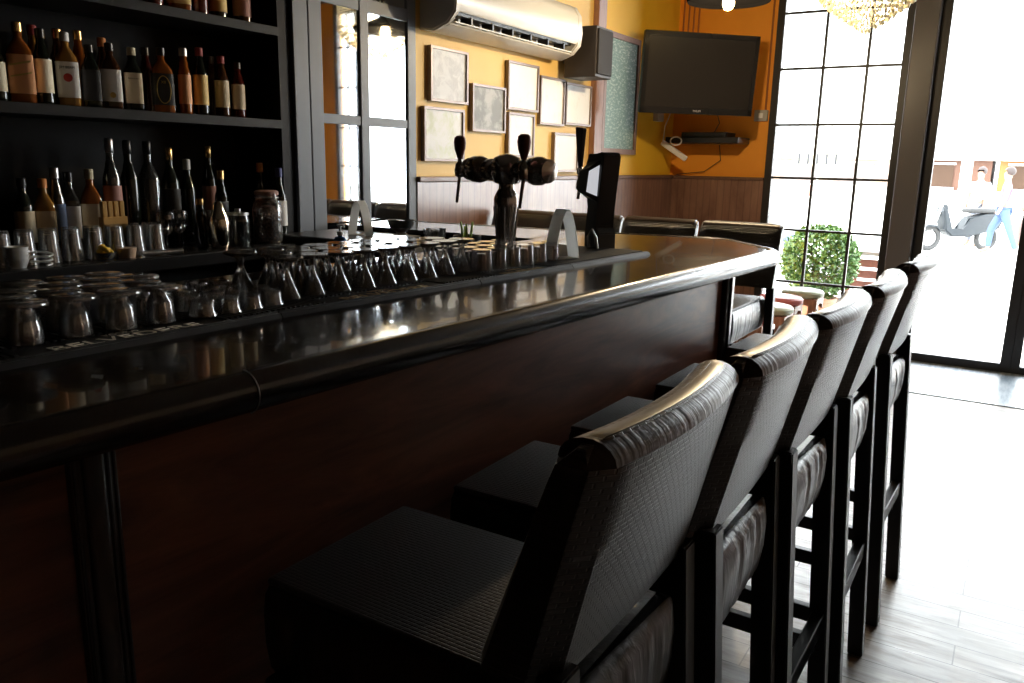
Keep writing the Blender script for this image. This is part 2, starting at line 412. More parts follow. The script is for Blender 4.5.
def pil(y):
    b = NB(); x = xf(y)
    box(b, (x - 0.005, y - 0.032, 0.05), (x + 0.010, y + 0.032, 1.135), 0.003)
    box(b, (x + 0.006, y - 0.018, 0.05), (x + 0.018, y + 0.012, 1.13), 0.006, 3)
    for q in (-0.027, 0.019, 0.028): tube(b, [(x + 0.010, y + q, 0.05), (x + 0.010, y + q, 1.13)], 0.003, 8)
    return b
PB('pilaster_strip', pil(0.56), M_trim, sm=True)
b = NB(); hexa(b, [(bx(Y0, -1.69), Y0, 0), (-1.62, 2.78, 0), (-1.64, 2.78, 0), (bx(Y0, -1.71), Y0, 0)], [(bx(Y0, -1.69), Y0, 1.15), (-1.62, 2.78, 1.15), (-1.64, 2.78, 1.15), (bx(Y0, -1.71), Y0, 1.15)])
PB('inner_panel', b, M_black)

# rubber service mats, with lettering along the customer side
mx = [(-0.10, -1.195), (0.45, -1.182), (1.048, -1.170), (1.655, -1.124), (2.079, -1.088), (2.574, -1.054)]
names = ['nearest the camera at the left picture edge', 'second from the near end, with white lettering', 'third from the near end, under the hourglass glasses', 'fourth from the near end, under the small tumblers', 'farthest, under the black tall tap box']
for i in range(5):
    (ya, xa), (yb, xb) = mx[i], mx[i + 1]; ya += 0.0015; yb -= 0.0015
    r = empty('bar_mat', (xa, ya, 1.2), 'black ribbed rubber bar mat, ' + names[i], 'bar mat', 'rubber bar mats along the counter')
    def PM(n, bm, m): 
        o = obj(n, bm, m, r); o.matrix_parent_inverse = Matrix.Translation(-r.location); return o
    wd = 0.385
    b = NB(); hexa(b, [(xa, ya, 1.2), (xb, yb, 1.2), (xb - wd, yb, 1.2), (xa - wd, ya, 1.2)], [(xa - 0.006, ya, 1.209), (xb - 0.006, yb, 1.209), (xb - wd, yb, 1.209), (xa - wd, ya, 1.209)])
    PM('mat_base', b, M_rubber)
    b = NB(); nr = int((yb - ya) / 0.012)
    for k in range(nr):
        y = ya + (k + 0.5) * (yb - ya) / nr; x = xa + (xb - xa) * (k + 0.5) / nr
        if 1 <= i <= 3 and 0.22 < (k + 0.5) / nr < 0.82: x0 = x - 0.082
        else: x0 = x - 0.028
        box(b, (x - wd + 0.006, y - 0.003, 1.209), (x0, y + 0.003, 1.2125))
    tube(b, [(xa - 0.014, ya, 1.209), (xb - 0.014, yb, 1.209)], 0.0035, 6)
    PM('mat_ribs', b, M_rubber)
    if 1 <= i <= 3:
        d = Vector((xb - xa, yb - ya, 0)); c = Vector((xa, ya, 1.2096)) + d * 0.52
        n = Vector((-d.y, d.x, 0)).normalized()
        L = d.length
        mt = basis(c + n * 0.036, d, n) @ Matrix.Diagonal((1.15, 1, 1, 1))
        PM('mat_lettering', text_bm('BELVEDERE', 0.046 * L / 0.6, mt), M_print if i == 1 else M_goldprint)
        PM('mat_small_lettering', text_bm('VODKA', 0.017, basis(c + n * 0.068, d, n)), M_print if i == 1 else M_goldprint)

# ------------------------------------------------------------------ bar stools
def sol_bend(y, t=1.0): return (0.006 + 0.016 * t) * (1 - (y / 0.222) ** 2)
def stool_back():
    b = NB(); ny, nz = 16, 12; w2 = 0.224
    F = [];
    for side in (0, 1):
        g = []
        for j in range(nz + 1):
            t = j / nz; z = 0.915 + t * 0.308; row = []
            xr = 0.268 + t * 0.068; xfz = 0.160 + t * 0.104
            if t > 0.88: k = (t - 0.88) / 0.12; q = 1 - math.sqrt(max(0, 1 - k * k)); mid = (xr + xfz) / 2; xr += (mid - xr) * q * .75; xfz += (mid - xfz) * q * .75
            for i in range(ny + 1):
                y = -w2 + 2 * w2 * i / ny; e = abs(y) / w2
                kk = max(0, (e - 0.93) / 0.07); q = 1 - math.sqrt(max(0, 1 - kk * kk)); mid = (xr + xfz) / 2
                x = (xr + (mid - xr) * q * 0.55) if side else (xfz + (mid - xfz) * q * 0.35)
                zz = z - (0.010 * max(0, t - 0.7) / 0.3) * (1 if e > 0.93 else 0)
                row.append(b.verts.new((x + sol_bend(y, t), y, zz)))
            g.append(row)
        F.append(g)
    for side, g in enumerate(F):
        for j in range(nz):
            for i in range(ny): b.faces.new((g[j][i], g[j][i + 1], g[j + 1][i + 1], g[j + 1][i]))
    a, c = F
    for j in range(nz):
        b.faces.new((a[j][0], a[j + 1][0], c[j + 1][0], c[j][0])); b.faces.new((a[j][ny], c[j][ny], c[j + 1][ny], a[j + 1][ny]))
    for i in range(ny):
        b.faces.new((a[0][i], c[0][i], c[0][i + 1], a[0][i + 1])); b.faces.new((a[nz][i], a[nz][i + 1], c[nz][i + 1], c[nz][i]))
    return b
def stool_cap():   # creased roll of leather over the top edge
    b = NB(); ny = 30; n = 10; rings = []
    for i in range(ny + 1):
        y = -0.2245 + 0.449 * i / ny; ring = []
        wob = 0.0
        e = abs(y) / 0.2245; ex = 1.0 if e < 0.93 else max(0.35, math.sqrt(max(0, 1 - ((e - 0.93) / 0.07) ** 2)))
        for k in range(n):
            a = PI * k / (n - 1)
            ring.append(b.verts.new((0.2965 + 0.0345 * math.cos(a) * ex + sol_bend(y), y, 1.196 + (0.026 * math.sin(a) + wob) * ex - 0.006 * (1 - ex))))
        rings.append(ring)
    for i in range(ny):
        for k in range(n - 1): b.faces.new((rings[i][k], rings[i + 1][k], rings[i + 1][k + 1], rings[i][k + 1]))
        b.faces.new((rings[i][n - 1], rings[i + 1][n - 1], rings[i + 1][0], rings[i][0]))
    b.faces.new(rings[0]); b.faces.new(rings[-1][::-1])
    return b
def gathers():
    b = NB(); rng = random.Random(3)
    n = 72; x0, x1, y0, y1 = -0.262, 0.272, -0.160, 0.160
    per = []
    L = 2 * (x1 - x0) + 2 * (y1 - y0)
    for k in range(n * 2):
        s = L * k / (n * 2)
        if s < x1 - x0: p = (x0 + s, y0, 0, -1)
        elif s < x1 - x0 + y1 - y0: p = (x1, y0 + s - (x1 - x0), 1, 0)
        elif s < 2 * (x1 - x0) + y1 - y0: p = (x1 - (s - (x1 - x0) - (y1 - y0)), y1, 0, 1)
        else: p = (x0, y1 - (s - 2 * (x1 - x0) - (y1 - y0)), -1, 0)
        per.append(p)
    amp = [rng.uniform(-1, 1) for _ in per]
    zs = [(0.700, -0.004, 0.2), (0.712, 0.004, 0.6), (0.760, 0.012, 1.0), (0.810, 0.013, 1.0), (0.842, 0.008, 0.7), (0.856, -0.004, 0.2), (0.861, -0.02, 0)]
    rings = []
    for z, o, a in zs:
        ring = []
        for (x, y, nx, ny_), am in zip(per, amp):
            q = o + am * 0.0022 * a
            ring.append(b.verts.new((x + nx * q, y + ny_ * q, z)))
        rings.append(ring)
    m = len(per)
    for i in range(len(rings) - 1):
        for k in range(m): b.faces.new((rings[i][k], rings[i][(k + 1) % m], rings[i + 1][(k + 1) % m], rings[i + 1][k]))
    b.faces.new(rings[0][::-1]); b.faces.new(rings[-1])
    return b
def leg_bm(x0, x1, y, z1, s=0.024):
    b = NB()
    hexa(b, [(x0 - s, y - s, 0), (x0 + s, y - s, 0), (x0 + s, y + s, 0), (x0 - s, y + s, 0)], [(x1 - s, y - s, z1), (x1 + s, y - s, z1), (x1 + s, y + s, z1), (x1 - s, y + s, z1)])
    bmesh.ops.bevel(b, geom=b.edges[:], offset=0.003, segments=2, affect='EDGES')
    return b
def make_stool(label, group):
    t = empty('bar_stool', (0, 0, 0), label, 'bar stool', group)
    obj('backrest', stool_back(), M_leath, t, True)
    obj('back_edge_roll', stool_cap(), M_crease, t, True)
    obj('seat', gathers(), M_gather, t, True)
    b = NB(); box(b, (-0.262, -0.165, 0.855), (0.19, 0.165, 0.868), 0.006, 3)
    obj('seat_top', b, M_seatl, t, True)
    for s in (-1, 1):
        obj('leg', leg_bm(0.325, 0.262, s * 0.194, 0.93, 0.022), M_blk, t)
        obj('leg', leg_bm(-0.235, -0.235, s * 0.160, 0.705, 0.022), M_blk, t)
        obj('stretcher', BX((-0.225, s * 0.172 - 0.013, 0.27), (0.30, s * 0.172 + 0.013, 0.315), 0.003), M_blk, t)
        obj('stretcher', BX((0.285, -0.172, 0.335), (0.315, 0.172, 0.385), 0.003), M_blk, t)
    obj('foot_rest', BX((-0.255, -0.14, 0.26), (-0.225, 0.14, 0.31), 0.003), M_blk, t)
    return t
G1 = 'black leather bar stools along the counter front'
st = make_stool('black embossed leather bar stool closest to the camera, filling the lower middle', G1)
st.location = (-0.650, 0.925, 0)
near = [(-0.632, 1.385, 1, 'second bar stool from the camera in the row along the counter front'),
        (-0.612, 1.845, -1, 'third bar stool from the camera, middle of the front row'),
        (-0.590, 2.335, 0, 'fourth bar stool from the camera, in front of the bar corner'),
        (-0.568, 2.945, -2, 'fifth and last front row bar stool, nearest the glass door')]
for x, y, a, lb in near: dup(st, (x, y, 0), R(a), lb, G1)
G2 = 'black leather bar stools behind the far end of the counter'
for i, (x, y, a, lb) in enumerate([(-1.205, 3.835, -90, 'rightmost high back bar stool behind the counter end, beside the window stools'),
        (-1.640, 3.82, -90, 'second from right of the high back stools behind the counter end'),
        (-2.072, 3.83, -90, 'third from right of the high back stools behind the counter end'),
        (-2.490, 3.82, -90, 'leftmost high back stool behind the counter, partly behind the beer tower')]):
    q = dup(st, (x, y, 0), R(a + 180), lb, G2); q.scale = (1, 0.93, 1)

# ------------------------------------------------------------------ glassware on the bar
def gl(profile, n=20):
    return lathe(NB(), profile, n, cap=False)
def footed():   # inverted small footed glass, wide foot on top
    return gl([(0.001, 0.064), (0.033, 0.064), (0.0358, 0.0625), (0.0365, 0.060), (0.0350, 0.0575), (0.030, 0.056), (0.014, 0.052), (0.015, 0.046), (0.021, 0.036), (0.024, 0.018), (0.025, 0.0), (0.022, 0.0), (0.021, 0.018), (0.017, 0.034), (0.001, 0.040)])
def hourg():
    return gl([(0.001, 0.086), (0.033, 0.086), (0.0355, 0.0835), (0.032, 0.080), (0.011, 0.073), (0.0065, 0.060), (0.008, 0.050), (0.016, 0.030), (0.026, 0.008), (0.030, 0.0), (0.028, 0.0), (0.023, 0.009), (0.013, 0.030), (0.004, 0.047), (0.001, 0.048)], 22)
def shot():
    return gl([(0.001, 0.028), (0.019, 0.028), (0.021, 0.026), (0.022, 0.010), (0.026, 0.0), (0.024, 0.0), (0.020, 0.012), (0.018, 0.019), (0.001, 0.020)], 16)
def rocks():
    return gl([(0.001, 0.055), (0.025, 0.055), (0.028, 0.052), (0.029, 0.028), (0.031, 0.0), (0.029, 0.0), (0.0265, 0.03), (0.025, 0.044), (0.001, 0.045)], 20)
protos = {}
def glass(kind, x, y, z, label, group, name, cat):
    if kind not in protos:
        o = obj(name, {'footed': footed, 'hour': hourg, 'shot': shot, 'rocks': rocks}[kind](), M_glassb if kind == 'footed' else M_glass, None, True); protos[kind] = o
    else:
        o = protos[kind].copy(); COL.objects.link(o)
    o.location = (x, y, z); o.rotation_euler = (0, 0, random.uniform(0, 6))
    tag(o, label, cat, group); return o
ROWN = ['front', 'second', 'third', 'back']
zm = 1.2127
for r_ in range(4):
    for k in range(6):
        y = 0.485 + k * 0.0745 + (0, 0.012, 0.052, 0.022)[r_] + random.uniform(-.004, .004); x = -1.275 - r_ * 0.068 + (y - 0.7) * 0.045
        glass('footed', x + random.uniform(-.002, .002), y, zm, 'small upturned footed glass, %s from left in the %s row at the near counter end' % (ORD[k], ROWN[r_]), 'footed glasses upside down at the near end', 'footed_glass', 'glass')
for r_ in range(4):
    for k in range(4):
        y = 0.935 + k * 0.053 + (0.02 if r_ % 2 else 0); x = -1.268 - r_ * 0.062 + (y - 0.7) * 0.045
        glass('shot', x + random.uniform(-.005, .005), y, zm, 'low upturned shot glass, %s from left in the %s row between footed and hourglass glasses' % (ORD[k], ROWN[r_]), 'shot glasses upside down', 'shot_glass', 'glass')
for r_, nn in enumerate((9, 8, 8)):
    for k in range(nn):
        y = 1.165 + k * 0.0725 + (0.036 if r_ % 2 else 0); x = -1.290 - r_ * 0.07 + (y - 1.1) * 0.060
        glass('hour', x + random.uniform(-.004, .004), y, zm, 'upturned hourglass stem glass, %s from left in the %s row at mid counter' % (ORD[k], ROWN[r_]), 'hourglass stem glasses upside down', 'stem_glass', 'glass')
for r_, nn in enumerate((6, 6, 5)):
    for k in range(nn):
        y = 1.80 + k * 0.066 + (0.033 if r_ % 2 else 0); x = -1.225 - r_ * 0.066 + (y - 1.8) * 0.07
        if abs(x + 1.33) < 0.075 and abs(y - 2.16) < 0.09: continue
        glass('rocks', x, y, zm, 'short upturned tumbler, %s from left in the %s row before the beer tower' % (ORD[k], ROWN[r_]), 'short tumblers upside down', 'tumbler', 'glass')

# folded white tent cards (A-shaped loops)
def tent(name, loc, rz, label, h=0.155):
    b = NB(); pts = []
    hw = 0.036
    for k in range(17):
        a = PI * k / 16; pts.append((-hw * math.cos(a) * (1.0 if k in (0, 16) else 1), h * 0.62 + (h * 0.38) * math.sin(a) ** 0.8))
    path = [(-hw * 1.35, 0.0)] + [(x * (0.95 if 0 < i < 16 else 1.0), z) for i, (x, z) in enumerate(pts)] + [(hw * 1.35, 0.0)]
    # make an arch: narrow to the top
    path = [(x * 1.1, z * h / 0.155) for x, z in [(-0.048, 0), (-0.040, 0.05), (-0.030, 0.095), (-0.018, 0.132), (-0.006, 0.15), (0.006, 0.15), (0.018, 0.132), (0.030, 0.095), (0.040, 0.05), (0.048, 0)]]
    t = 0.0018; w2 = 0.024
    out = path; inn = [(x * 0.94, max(0, z - t * (1.6 if 0 < i < len(path) - 1 else 0))) for i, (x, z) in enumerate(path)]
    for i in range(len(path) - 1):
        (xa, za), (xb, zb) = out[i], out[i + 1]; (xc, zc), (xd, zd) = inn[i], inn[i + 1]
        hexa(b, [(xa, -w2, za), (xb, -w2, zb), (xd, -w2, zd), (xc, -w2, zc)], [(xa, w2, za), (xb, w2, zb), (xd, w2, zd), (xc, w2, zc)])
    box(b, (-0.048, -w2, 0.0), (0.048, w2, 0.002))
    o = obj(name, b, M_card, None); o.location = loc; o.rotation_euler = (0, 0, rz)
    tag(o, label, 'tent card'); return o
tent('tent_card', (-1.185, 2.18, 1.2127), R(72), 'white folded arch shaped card standing on the bar mat beside the beer tower')
tent('tent_card', (-2.40, 2.60, 1.181), R(-2), 'white folded arch shaped card on the black box before the mirror', 0.15)

# ------------------------------------------------------------------ beer tower with two taps
tw = empty('beer_tower', (-1.378, 2.16, 1.2), 'black chrome T-shaped beer tower with two dark wooden tap handles', 'beer tower', rz=R(-14))
z0 = 0
b = lathe(NB(), [(0.046, 0.0), (0.046, 0.012), (0.036, 0.018), (0.028, 0.03), (0.027, 0.05), (0.033, 0.11), (0.039, 0.165), (0.039, 0.19), (0.032, 0.207), (0.025, 0.218), (0.025, 0.232), (0.034, 0.240)], 28)
obj('tower_column', b, M_dchrome, tw, True)
b = NB(); 
for k in range(14):
    a = 2 * PI * k / 14; tube(b, [(0.0275 * math.cos(a), 0.0275 * math.sin(a), 0.05), (0.0335 * math.cos(a), 0.0335 * math.sin(a), 0.11), (0.0390 * math.cos(a), 0.0390 * math.sin(a), 0.163)], 0.0025, 6)
obj('column_fluting', b, M_dchrome, tw, True)
b = lathe(NB(), [(0.012, 0.228), (0.040, 0.236), (0.051, 0.262), (0.052, 0.290), (0.041, 0.312), (0.020, 0.322), (0.004, 0.326)], 28)
obj('tower_globe', b, M_dchrome, tw, True)
prof = [(0.024, 0.04), (0.026, 0.06), (0.034, 0.068), (0.034, 0.082), (0.026, 0.088), (0.026, 0.096), (0.037, 0.104), (0.043, 0.125), (0.042, 0.150), (0.034, 0.166), (0.030, 0.172), (0.036, 0.176), (0.034, 0.184), (0.014, 0.190), (0.003, 0.192)]
obj('tower_arm', lathe(NB(), prof, 24, (0, 0, 0.275), 'X'), M_dchrome, tw, True)
obj('tower_arm', lathe(NB(), [(r, -z) for r, z in prof], 24, (0, 0, 0.275), 'X'), M_dchrome, tw, True)
for xo, yo, lb in ((-0.215, -0.01, 'left'), (0.135, -0.060, 'right')):
    f = NB(); tube(f, [(xo, yo + 0.05, 0.272), (xo, yo, 0.272)], [0.014, 0.014], 12)
    lathe(f, [(0.004, 0.245), (0.016, 0.252), (0.018, 0.270), (0.014, 0.290), (0.008, 0.298), (0.007, 0.315)], 16, (xo, yo, 0))
    tube(f, [(xo, yo, 0.25), (xo - 0.004, yo - 0.004, 0.20), (xo - 0.007, yo - 0.006, 0.165)], [0.006, 0.0055, 0.005], 10)
    fo = obj('tap_faucet', f, M_dchrome, tw, True)
    h = lathe(NB(), [(0.006, 0.300), (0.009, 0.308), (0.020, 0.337), (0.023, 0.358), (0.020, 0.374), (0.012, 0.380), (0.002, 0.381)], 18, (xo, yo, 0), sx=1, sy=0.8)
    obj('tap_handle', h, mat('tap_handle_wood', (0.16, 0.05, 0.04), 0.4), fo, True)

# tall black tap box with paddle handle
tb = empty('tap_dispenser', (-1.265, 2.60, 1.2), 'tall angular black beer dispenser with silver panel and long black paddle tap', 'beer dispenser', rz=R(-25))
b = NB()
extr(b, [(0.70 * x + 0.004, z) for x, z in [(-0.055, 0.0), (0.060, 0.0), (0.058, 0.06), (0.030, 0.085), (0.040, 0.15), (0.075, 0.325), (0.060, 0.340), (0.00, 0.328), (-0.045, 0.335), (-0.065, 0.30), (-0.060, 0.22), (-0.030, 0.15), (-0.050, 0.06)]], -0.040, 0.040)
bmesh.ops.bevel(b, geom=b.edges[:], offset=0.004, segments=2, affect='EDGES')
obj('dispenser_body', b, M_plastic, tb)
b = NB(); hexa(b, [(-0.022, -0.085, 0.205), (0.018, -0.085, 0.195), (0.030, -0.038, 0.17), (-0.03, -0.038, 0.18)], [(-0.018, -0.080, 0.275), (0.026, -0.080, 0.285), (0.040, -0.038, 0.315), (-0.025, -0.038, 0.305)])
obj('dispenser_fascia', b, M_plastic, tb)
b = NB(); hexa(b, [(0.0205, -0.081, 0.205), (0.0315, -0.042, 0.190), (0.0295, -0.042, 0.190), (0.0185, -0.081, 0.205)], [(0.0275, -0.077, 0.275), (0.0395, -0.042, 0.295), (0.0375, -0.042, 0.295), (0.0255, -0.077, 0.275)])
obj('silver_badge_added_glow', b, mat('silver_badge_added_glow', (0.80, 0.81, 0.83), 0.4, emit=(0.92, 0.94, 1.0), estr=0.22), tb)  # slight glow added to the badge so it reads bright
b = NB(); lathe(b, [(0.006, 0.205), (0.013, 0.21), (0.014, 0.235), (0.009, 0.245), (0.009, 0.262), (0.013, 0.266), (0.013, 0.282), (0.007, 0.288)], 14, (-0.085, -0.03, 0))
tube(b, [(-0.085, -0.03, 0.21), (-0.087, -0.034, 0.175)], 0.006, 10); tube(b, [(-0.085, -0.03, 0.225), (-0.045, -0.02, 0.225)], 0.011, 12)
tp = obj('tap_faucet', b, M_dchrome, tb, True)
b = NB(); hexa(b, [(-0.093, -0.037, 0.285), (-0.077, -0.037, 0.285), (-0.077, -0.023, 0.285), (-0.093, -0.023, 0.285)], [(-0.108, -0.042, 0.425), (-0.066, -0.042, 0.420), (-0.066, -0.020, 0.420), (-0.108, -0.020, 0.425)])
bmesh.ops.bevel(b, geom=b.edges[:], offset=0.003, segments=2, affect='EDGES')
obj('paddle_handle', b, M_plastic, tp)
b = NB(); tube(b, [(0.05, -0.045, 0.0), (0.05, -0.055, 0.05), (0.035, -0.06, 0.075), (0.015, -0.06, 0.05), (0.015, -0.055, 0.0)], 0.006, 8)
obj('drip_guard', b, M_steel, tb, True)

# ------------------------------------------------------------------ back bar
bk = empty('back_bar_cabinet', (-2.9, 1.4, 1.151), 'black shelved back bar cabinet holding the spirit bottles', 'cabinet')
def PK(n, bm, m):
    o = obj(n, bm, m, bk); o.matrix_parent_inverse = Matrix.Translation(-bk.location); return o
PK('back_panel', BX((-3.09, 0.2, 1.151), (-3.06, 2.5, 3.19)), M_black)
PK('side_panel', BX((-3.09, 2.5, 1.151), (XL - 0.005, 2.57, 3.19)), M_black)
PK('side_panel', BX((-3.09, 0.17, 1.151), (XL - 0.005, 0.2, 3.19)), M_black)
PK('end_post', BX((XL - 0.05, 2.57, 1.151), (XL + 0.012, 2.655, 3.19), 0.003), M_greyframe)
for z in (1.620, 1.997, 2.42, 2.82): PK('shelf', BX((-3.06, 0.2, z), (XL, 2.5, z + 0.036), 0.002), M_shelfb)
b = NB(); box(b, (-3.06, -1.2, 1.10), (-2.545, 2.37, 1.15), 0.006); box(b, (-3.09, 2.37, 1.10), (-2.705, 2.658, 1.15))
o = obj('back_counter', b, M_ctr); tag(o, 'long dark polished back counter under the bottle shelves', 'counter')
b = NB(); box(b, (-3.05, -1.2, 0), (-2.62, 2.35, 1.10))
o = obj('back_counter_cabinet', b, M_black); tag(o, 'black base cabinet below the back counter', 'cabinet')
b = NB(); box(b, (-2.735, 2.39, 0.0), (-2.25, 2.775, 1.00), 0.004)
o = obj('side_cabinet', b, M_black); tag(o, 'low black cabinet under the mirror at the bar return', 'cabinet')
b = NB(); box(b, (-2.70, 2.40, 1.0), (-2.20, 2.77, 1.18), 0.006)
o = obj('black_equipment_box', b, M_plastic); tag(o, 'wide black equipment box under the mirror carrying a card and nut bowl', 'box')

# --- bottles
def bottle_mat(name, c, rough=0.07, tr=0.35):
    return mat(name, c, rough, trans=tr, spec=0.7, ior=1.45)
BM = {'amber': bottle_mat('amber_spirit_glass', (0.42, 0.12, 0.02)), 'brown': bottle_mat('brown_bottle_glass', (0.10, 0.035, 0.012)),
      'dark': bottle_mat('dark_green_bottle_glass', (0.010, 0.014, 0.010), tr=0.1), 'clear': M_glassd,
      'gold': bottle_mat('golden_spirit_glass', (0.50, 0.24, 0.05)), 'red': bottle_mat('red_bottle_glass', (0.14, 0.02, 0.015))}
def flat(name, c, r=0.55): return mat(name, c, r)
LB = {'cream': flat('cream_label', (0.85, 0.76, 0.55)), 'white': flat('white_label', (0.86, 0.84, 0.80)), 'tan': flat('tan_label', (0.62, 0.50, 0.32)),
      'black': flat('black_label', (0.03, 0.03, 0.03)), 'orange': flat('orange_label', (0.80, 0.38, 0.16)), 'yellow': flat('yellow_label', (0.75, 0.52, 0.17)),
      'blue': flat('blue_label', (0.10, 0.16, 0.32)), 'pink': flat('pink_label', (0.45, 0.22, 0.18)), 'silver': flat('silver_label', (0.45, 0.47, 0.50), 0.35)}
CP = {'black': M_plastic, 'white': M_white, 'cream': flat('cream_cap', (0.62, 0.54, 0.36)), 'red': flat('red_cap', (0.30, 0.03, 0.03)), 'gold': mat('gold_cap', (0.70, 0.45, 0.18), 0.25, 0.9),
      'orange': flat('orange_cap', (0.70, 0.25, 0.05)), 'blue': flat('blue_cap', (0.08, 0.10, 0.28)), 'silver': M_steel}
def make_bottle(x, y, z, h, r, gm, lab, cap, label, group, square=False, lz=(0.18, 0.58), neck=0.013, sh=0.66, rot=0.0):
    root = empty('liquor_bottle', (x, y, z), label, 'bottle', group, rz=R(rot))
    n = 4 if square else 22
    def L(prof, c=cap):
        b = NB(); rings = []
        m_ = 24
        for rr, zz in prof:
            ring = []
            for k in range(m_):
                a = 2 * PI * (k + 0.5) / m_; cx, cy = math.cos(a), math.sin(a)
                if square and rr > neck * 1.4:
                    e = 5.0; q = (abs(cx) ** e + abs(cy) ** e) ** (-1 / e); cx *= q * 0.8; cy *= q
                ring.append(b.verts.new((cx * rr, cy * rr, zz)))
            rings.append(ring)
        for i in range(len(rings) - 1):
            for k in range(m_): b.faces.new((rings[i][k], rings[i][(k + 1) % m_], rings[i + 1][(k + 1) % m_], rings[i + 1][k]))
        b.faces.new(rings[0][::-1]); b.faces.new(rings[-1])
        return b
    s = sh * h
    body = [(r * 0.86, 0), (r * 0.98, 0.004), (r, 0.012), (r, s - 0.012), (r * 0.93, s), (r * 0.70, s + 0.06 * h), (neck * 1.3, s + 0.12 * h), (neck, s + 0.15 * h), (neck, h * 0.93)]
    obj('bottle_glass', L(body), BM[gm], root, True)
    b = lathe(NB(), [(neck + 0.0005, h * 0.875), (neck + 0.002, h * 0.88), (neck + 0.002, h * 0.99), (neck - 0.001, h)], 16)
    obj('bottle_cap', b, CP[cap], root, True)
    if lab:
        e = 0.0012; pr_ = [(r + e, lz[0] * h), (r + e, lz[1] * h)]
        bb = L(pr_)
        bmesh.ops.delete(bb, geom=[f for f in bb.faces if len(f.verts) > 4], context='FACES')
        # keep the front two thirds of the wrap (facing +x, the room)
        bmesh.ops.delete(bb, geom=[f for f in bb.faces if f.calc_center_median().x < -0.25 * r], context='FACES')
        lo = obj('bottle_label', bb, LB[lab], root, True)
        return root, r, lz, h
    return root, r, lz, h
XB = -2.84
zs1 = 1.656
GS = 'spirit bottles on the middle shelf'
def onx(px, X, top):    # bench numbers worked out beforehand: y along the shelf for a bottle standing at X
    return None
mid = [ # y, h, r, glass, label, cap, description, square, dx
    (1.405, 0.205, 0.024, 'dark', 'cream', 'black', 'cream labelled dark bottle cut by the left picture edge, middle shelf', 0, 0),
    (1.480, 0.255, 0.037, 'amber', 'orange', 'gold', 'square amber bottle with slanted gold label, second from left on middle shelf', 1, 0),
    (1.552, 0.245, 0.027, 'dark', 'cream', 'black', 'green bottle with tall cream label on the middle shelf', 0, 0),
    (1.634, 0.245, 0.034, 'gold', 'white', 'white', 'golden whiskey bottle with white label and red seal, middle shelf', 1, 0),
    (1.717, 0.215, 0.029, 'dark', 'black', 'black', 'black labelled square whiskey bottle on middle shelf', 1, 0),
    (1.793, 0.230, 0.032, 'brown', 'white', 'black', 'bottle with white label and yellow medallion, middle shelf', 1, 0),
    (1.879, 0.225, 0.029, 'dark', 'tan', 'cream', 'dark square bottle with tan label and cream cap, middle shelf', 1, 0),
    (2.000, 0.240, 0.038, 'amber', 'black', 'black', 'broad amber bottle with black oval label, middle shelf', 1, 0),
    (2.098, 0.250, 0.023, 'amber', 'orange', 'silver', 'slim amber bottle with peach label, middle shelf', 0, 0),
    (2.171, 0.260, 0.027, 'dark', 'yellow', 'red', 'bottle with yellow label and red neck, middle shelf', 0, 0),
    (2.273, 0.240, 0.027, 'brown', 'tan', 'red', 'dim brown bottle with red cap near the shelf end', 0, 0),
    (2.354, 0.225, 0.026, 'red', 'tan', 'black', 'last dim red bottle at the right end of the middle shelf', 0, 0)]
roots = []
for y, h, r, g, lab, cap, ds, sq, dx in mid:
    roots.append(make_bottle(XB + dx, y, zs1, h, r, g, lab, cap, ds, GS, bool(sq), (0.12, 0.60) if sq else (0.16, 0.60), rot=-28))
bk2 = [(1.515, .27, .027, 'gold', 'red', 'bottle behind the slanted gold label bottle'), (1.600, .27, .027, 'brown', 'gold', 'bottle between the cream label and red seal bottles, set back'),
       (1.675, .275, .027, 'amber', 'gold', 'set back amber bottle behind the red seal bottle'), (1.765, .262, .026, 'brown', 'orange', 'set back brown bottle behind the black label bottle'),
       (1.940, .25, .027, 'red', 'black', 'set back red bottle left of the black oval label bottle'), (2.240, .25, .026, 'brown', 'black', 'set back brown bottle behind the yellow label bottle')]
for y, h, r, g, cap, ds in bk2: make_bottle(-2.965, y + 0.08, zs1, h, r, g, None, cap, ds + ', middle shelf', GS)
# printed details on the readable labels, as parts
def mark(root, r, z, bm, m, name):
    o = obj(name, bm, m, root[0]); return o
def labtext(rt, s, size, z, m, name='label_lettering'):
    r = rt[1]; mt = basis(Vector((r * 0.8 + 0.0022, 0, z)), (0, 1, 0), (0, 0, 1))
    mark(rt, r, z, text_bm(s, size, mt, 0.0003), m, name)
M_ink = mat('black_ink', (0.03, 0.025, 0.02), 0.6); M_redink = mat('red_seal', (0.5, 0.04, 0.03), 0.5); M_goldink = mat('gold_ink', (0.62, 0.42, 0.12), 0.4, 0.5)
labtext(roots[3], 'JIM BEAM', 0.0115, 0.128, M_ink)
b = lathe(NB(), [(0.014, 0.0), (0.014, 0.0008)], 20, (0.034 * 0.8 + 0.0015, 0, 0.095), 'X'); mark(roots[3], 0, 0, b, M_redink, 'red_seal')
labtext(roots[6], "Ballantine's", 0.0085, 0.115, M_ink)
b = lathe(NB(), [(0.010, 0.0), (0.010, 0.0008)], 20, (0.032 * 0.8 + 0.0015, 0, 0.050), 'X'); mark(roots[5], 0, 0, b, M_goldink, 'yellow_medallion')
b = NB(); tube(b, [(0.038 * 0.8 + 0.002, 0.024 * math.cos(t * PI / 12), 0.085 + 0.050 * math.sin(t * PI / 12)) for t in range(25)], 0.0016, 6); mark(roots[7], 0, 0, b, M_goldink, 'gold_oval_border')
labtext(roots[7], 'XII', 0.014, 0.112, M_goldink)
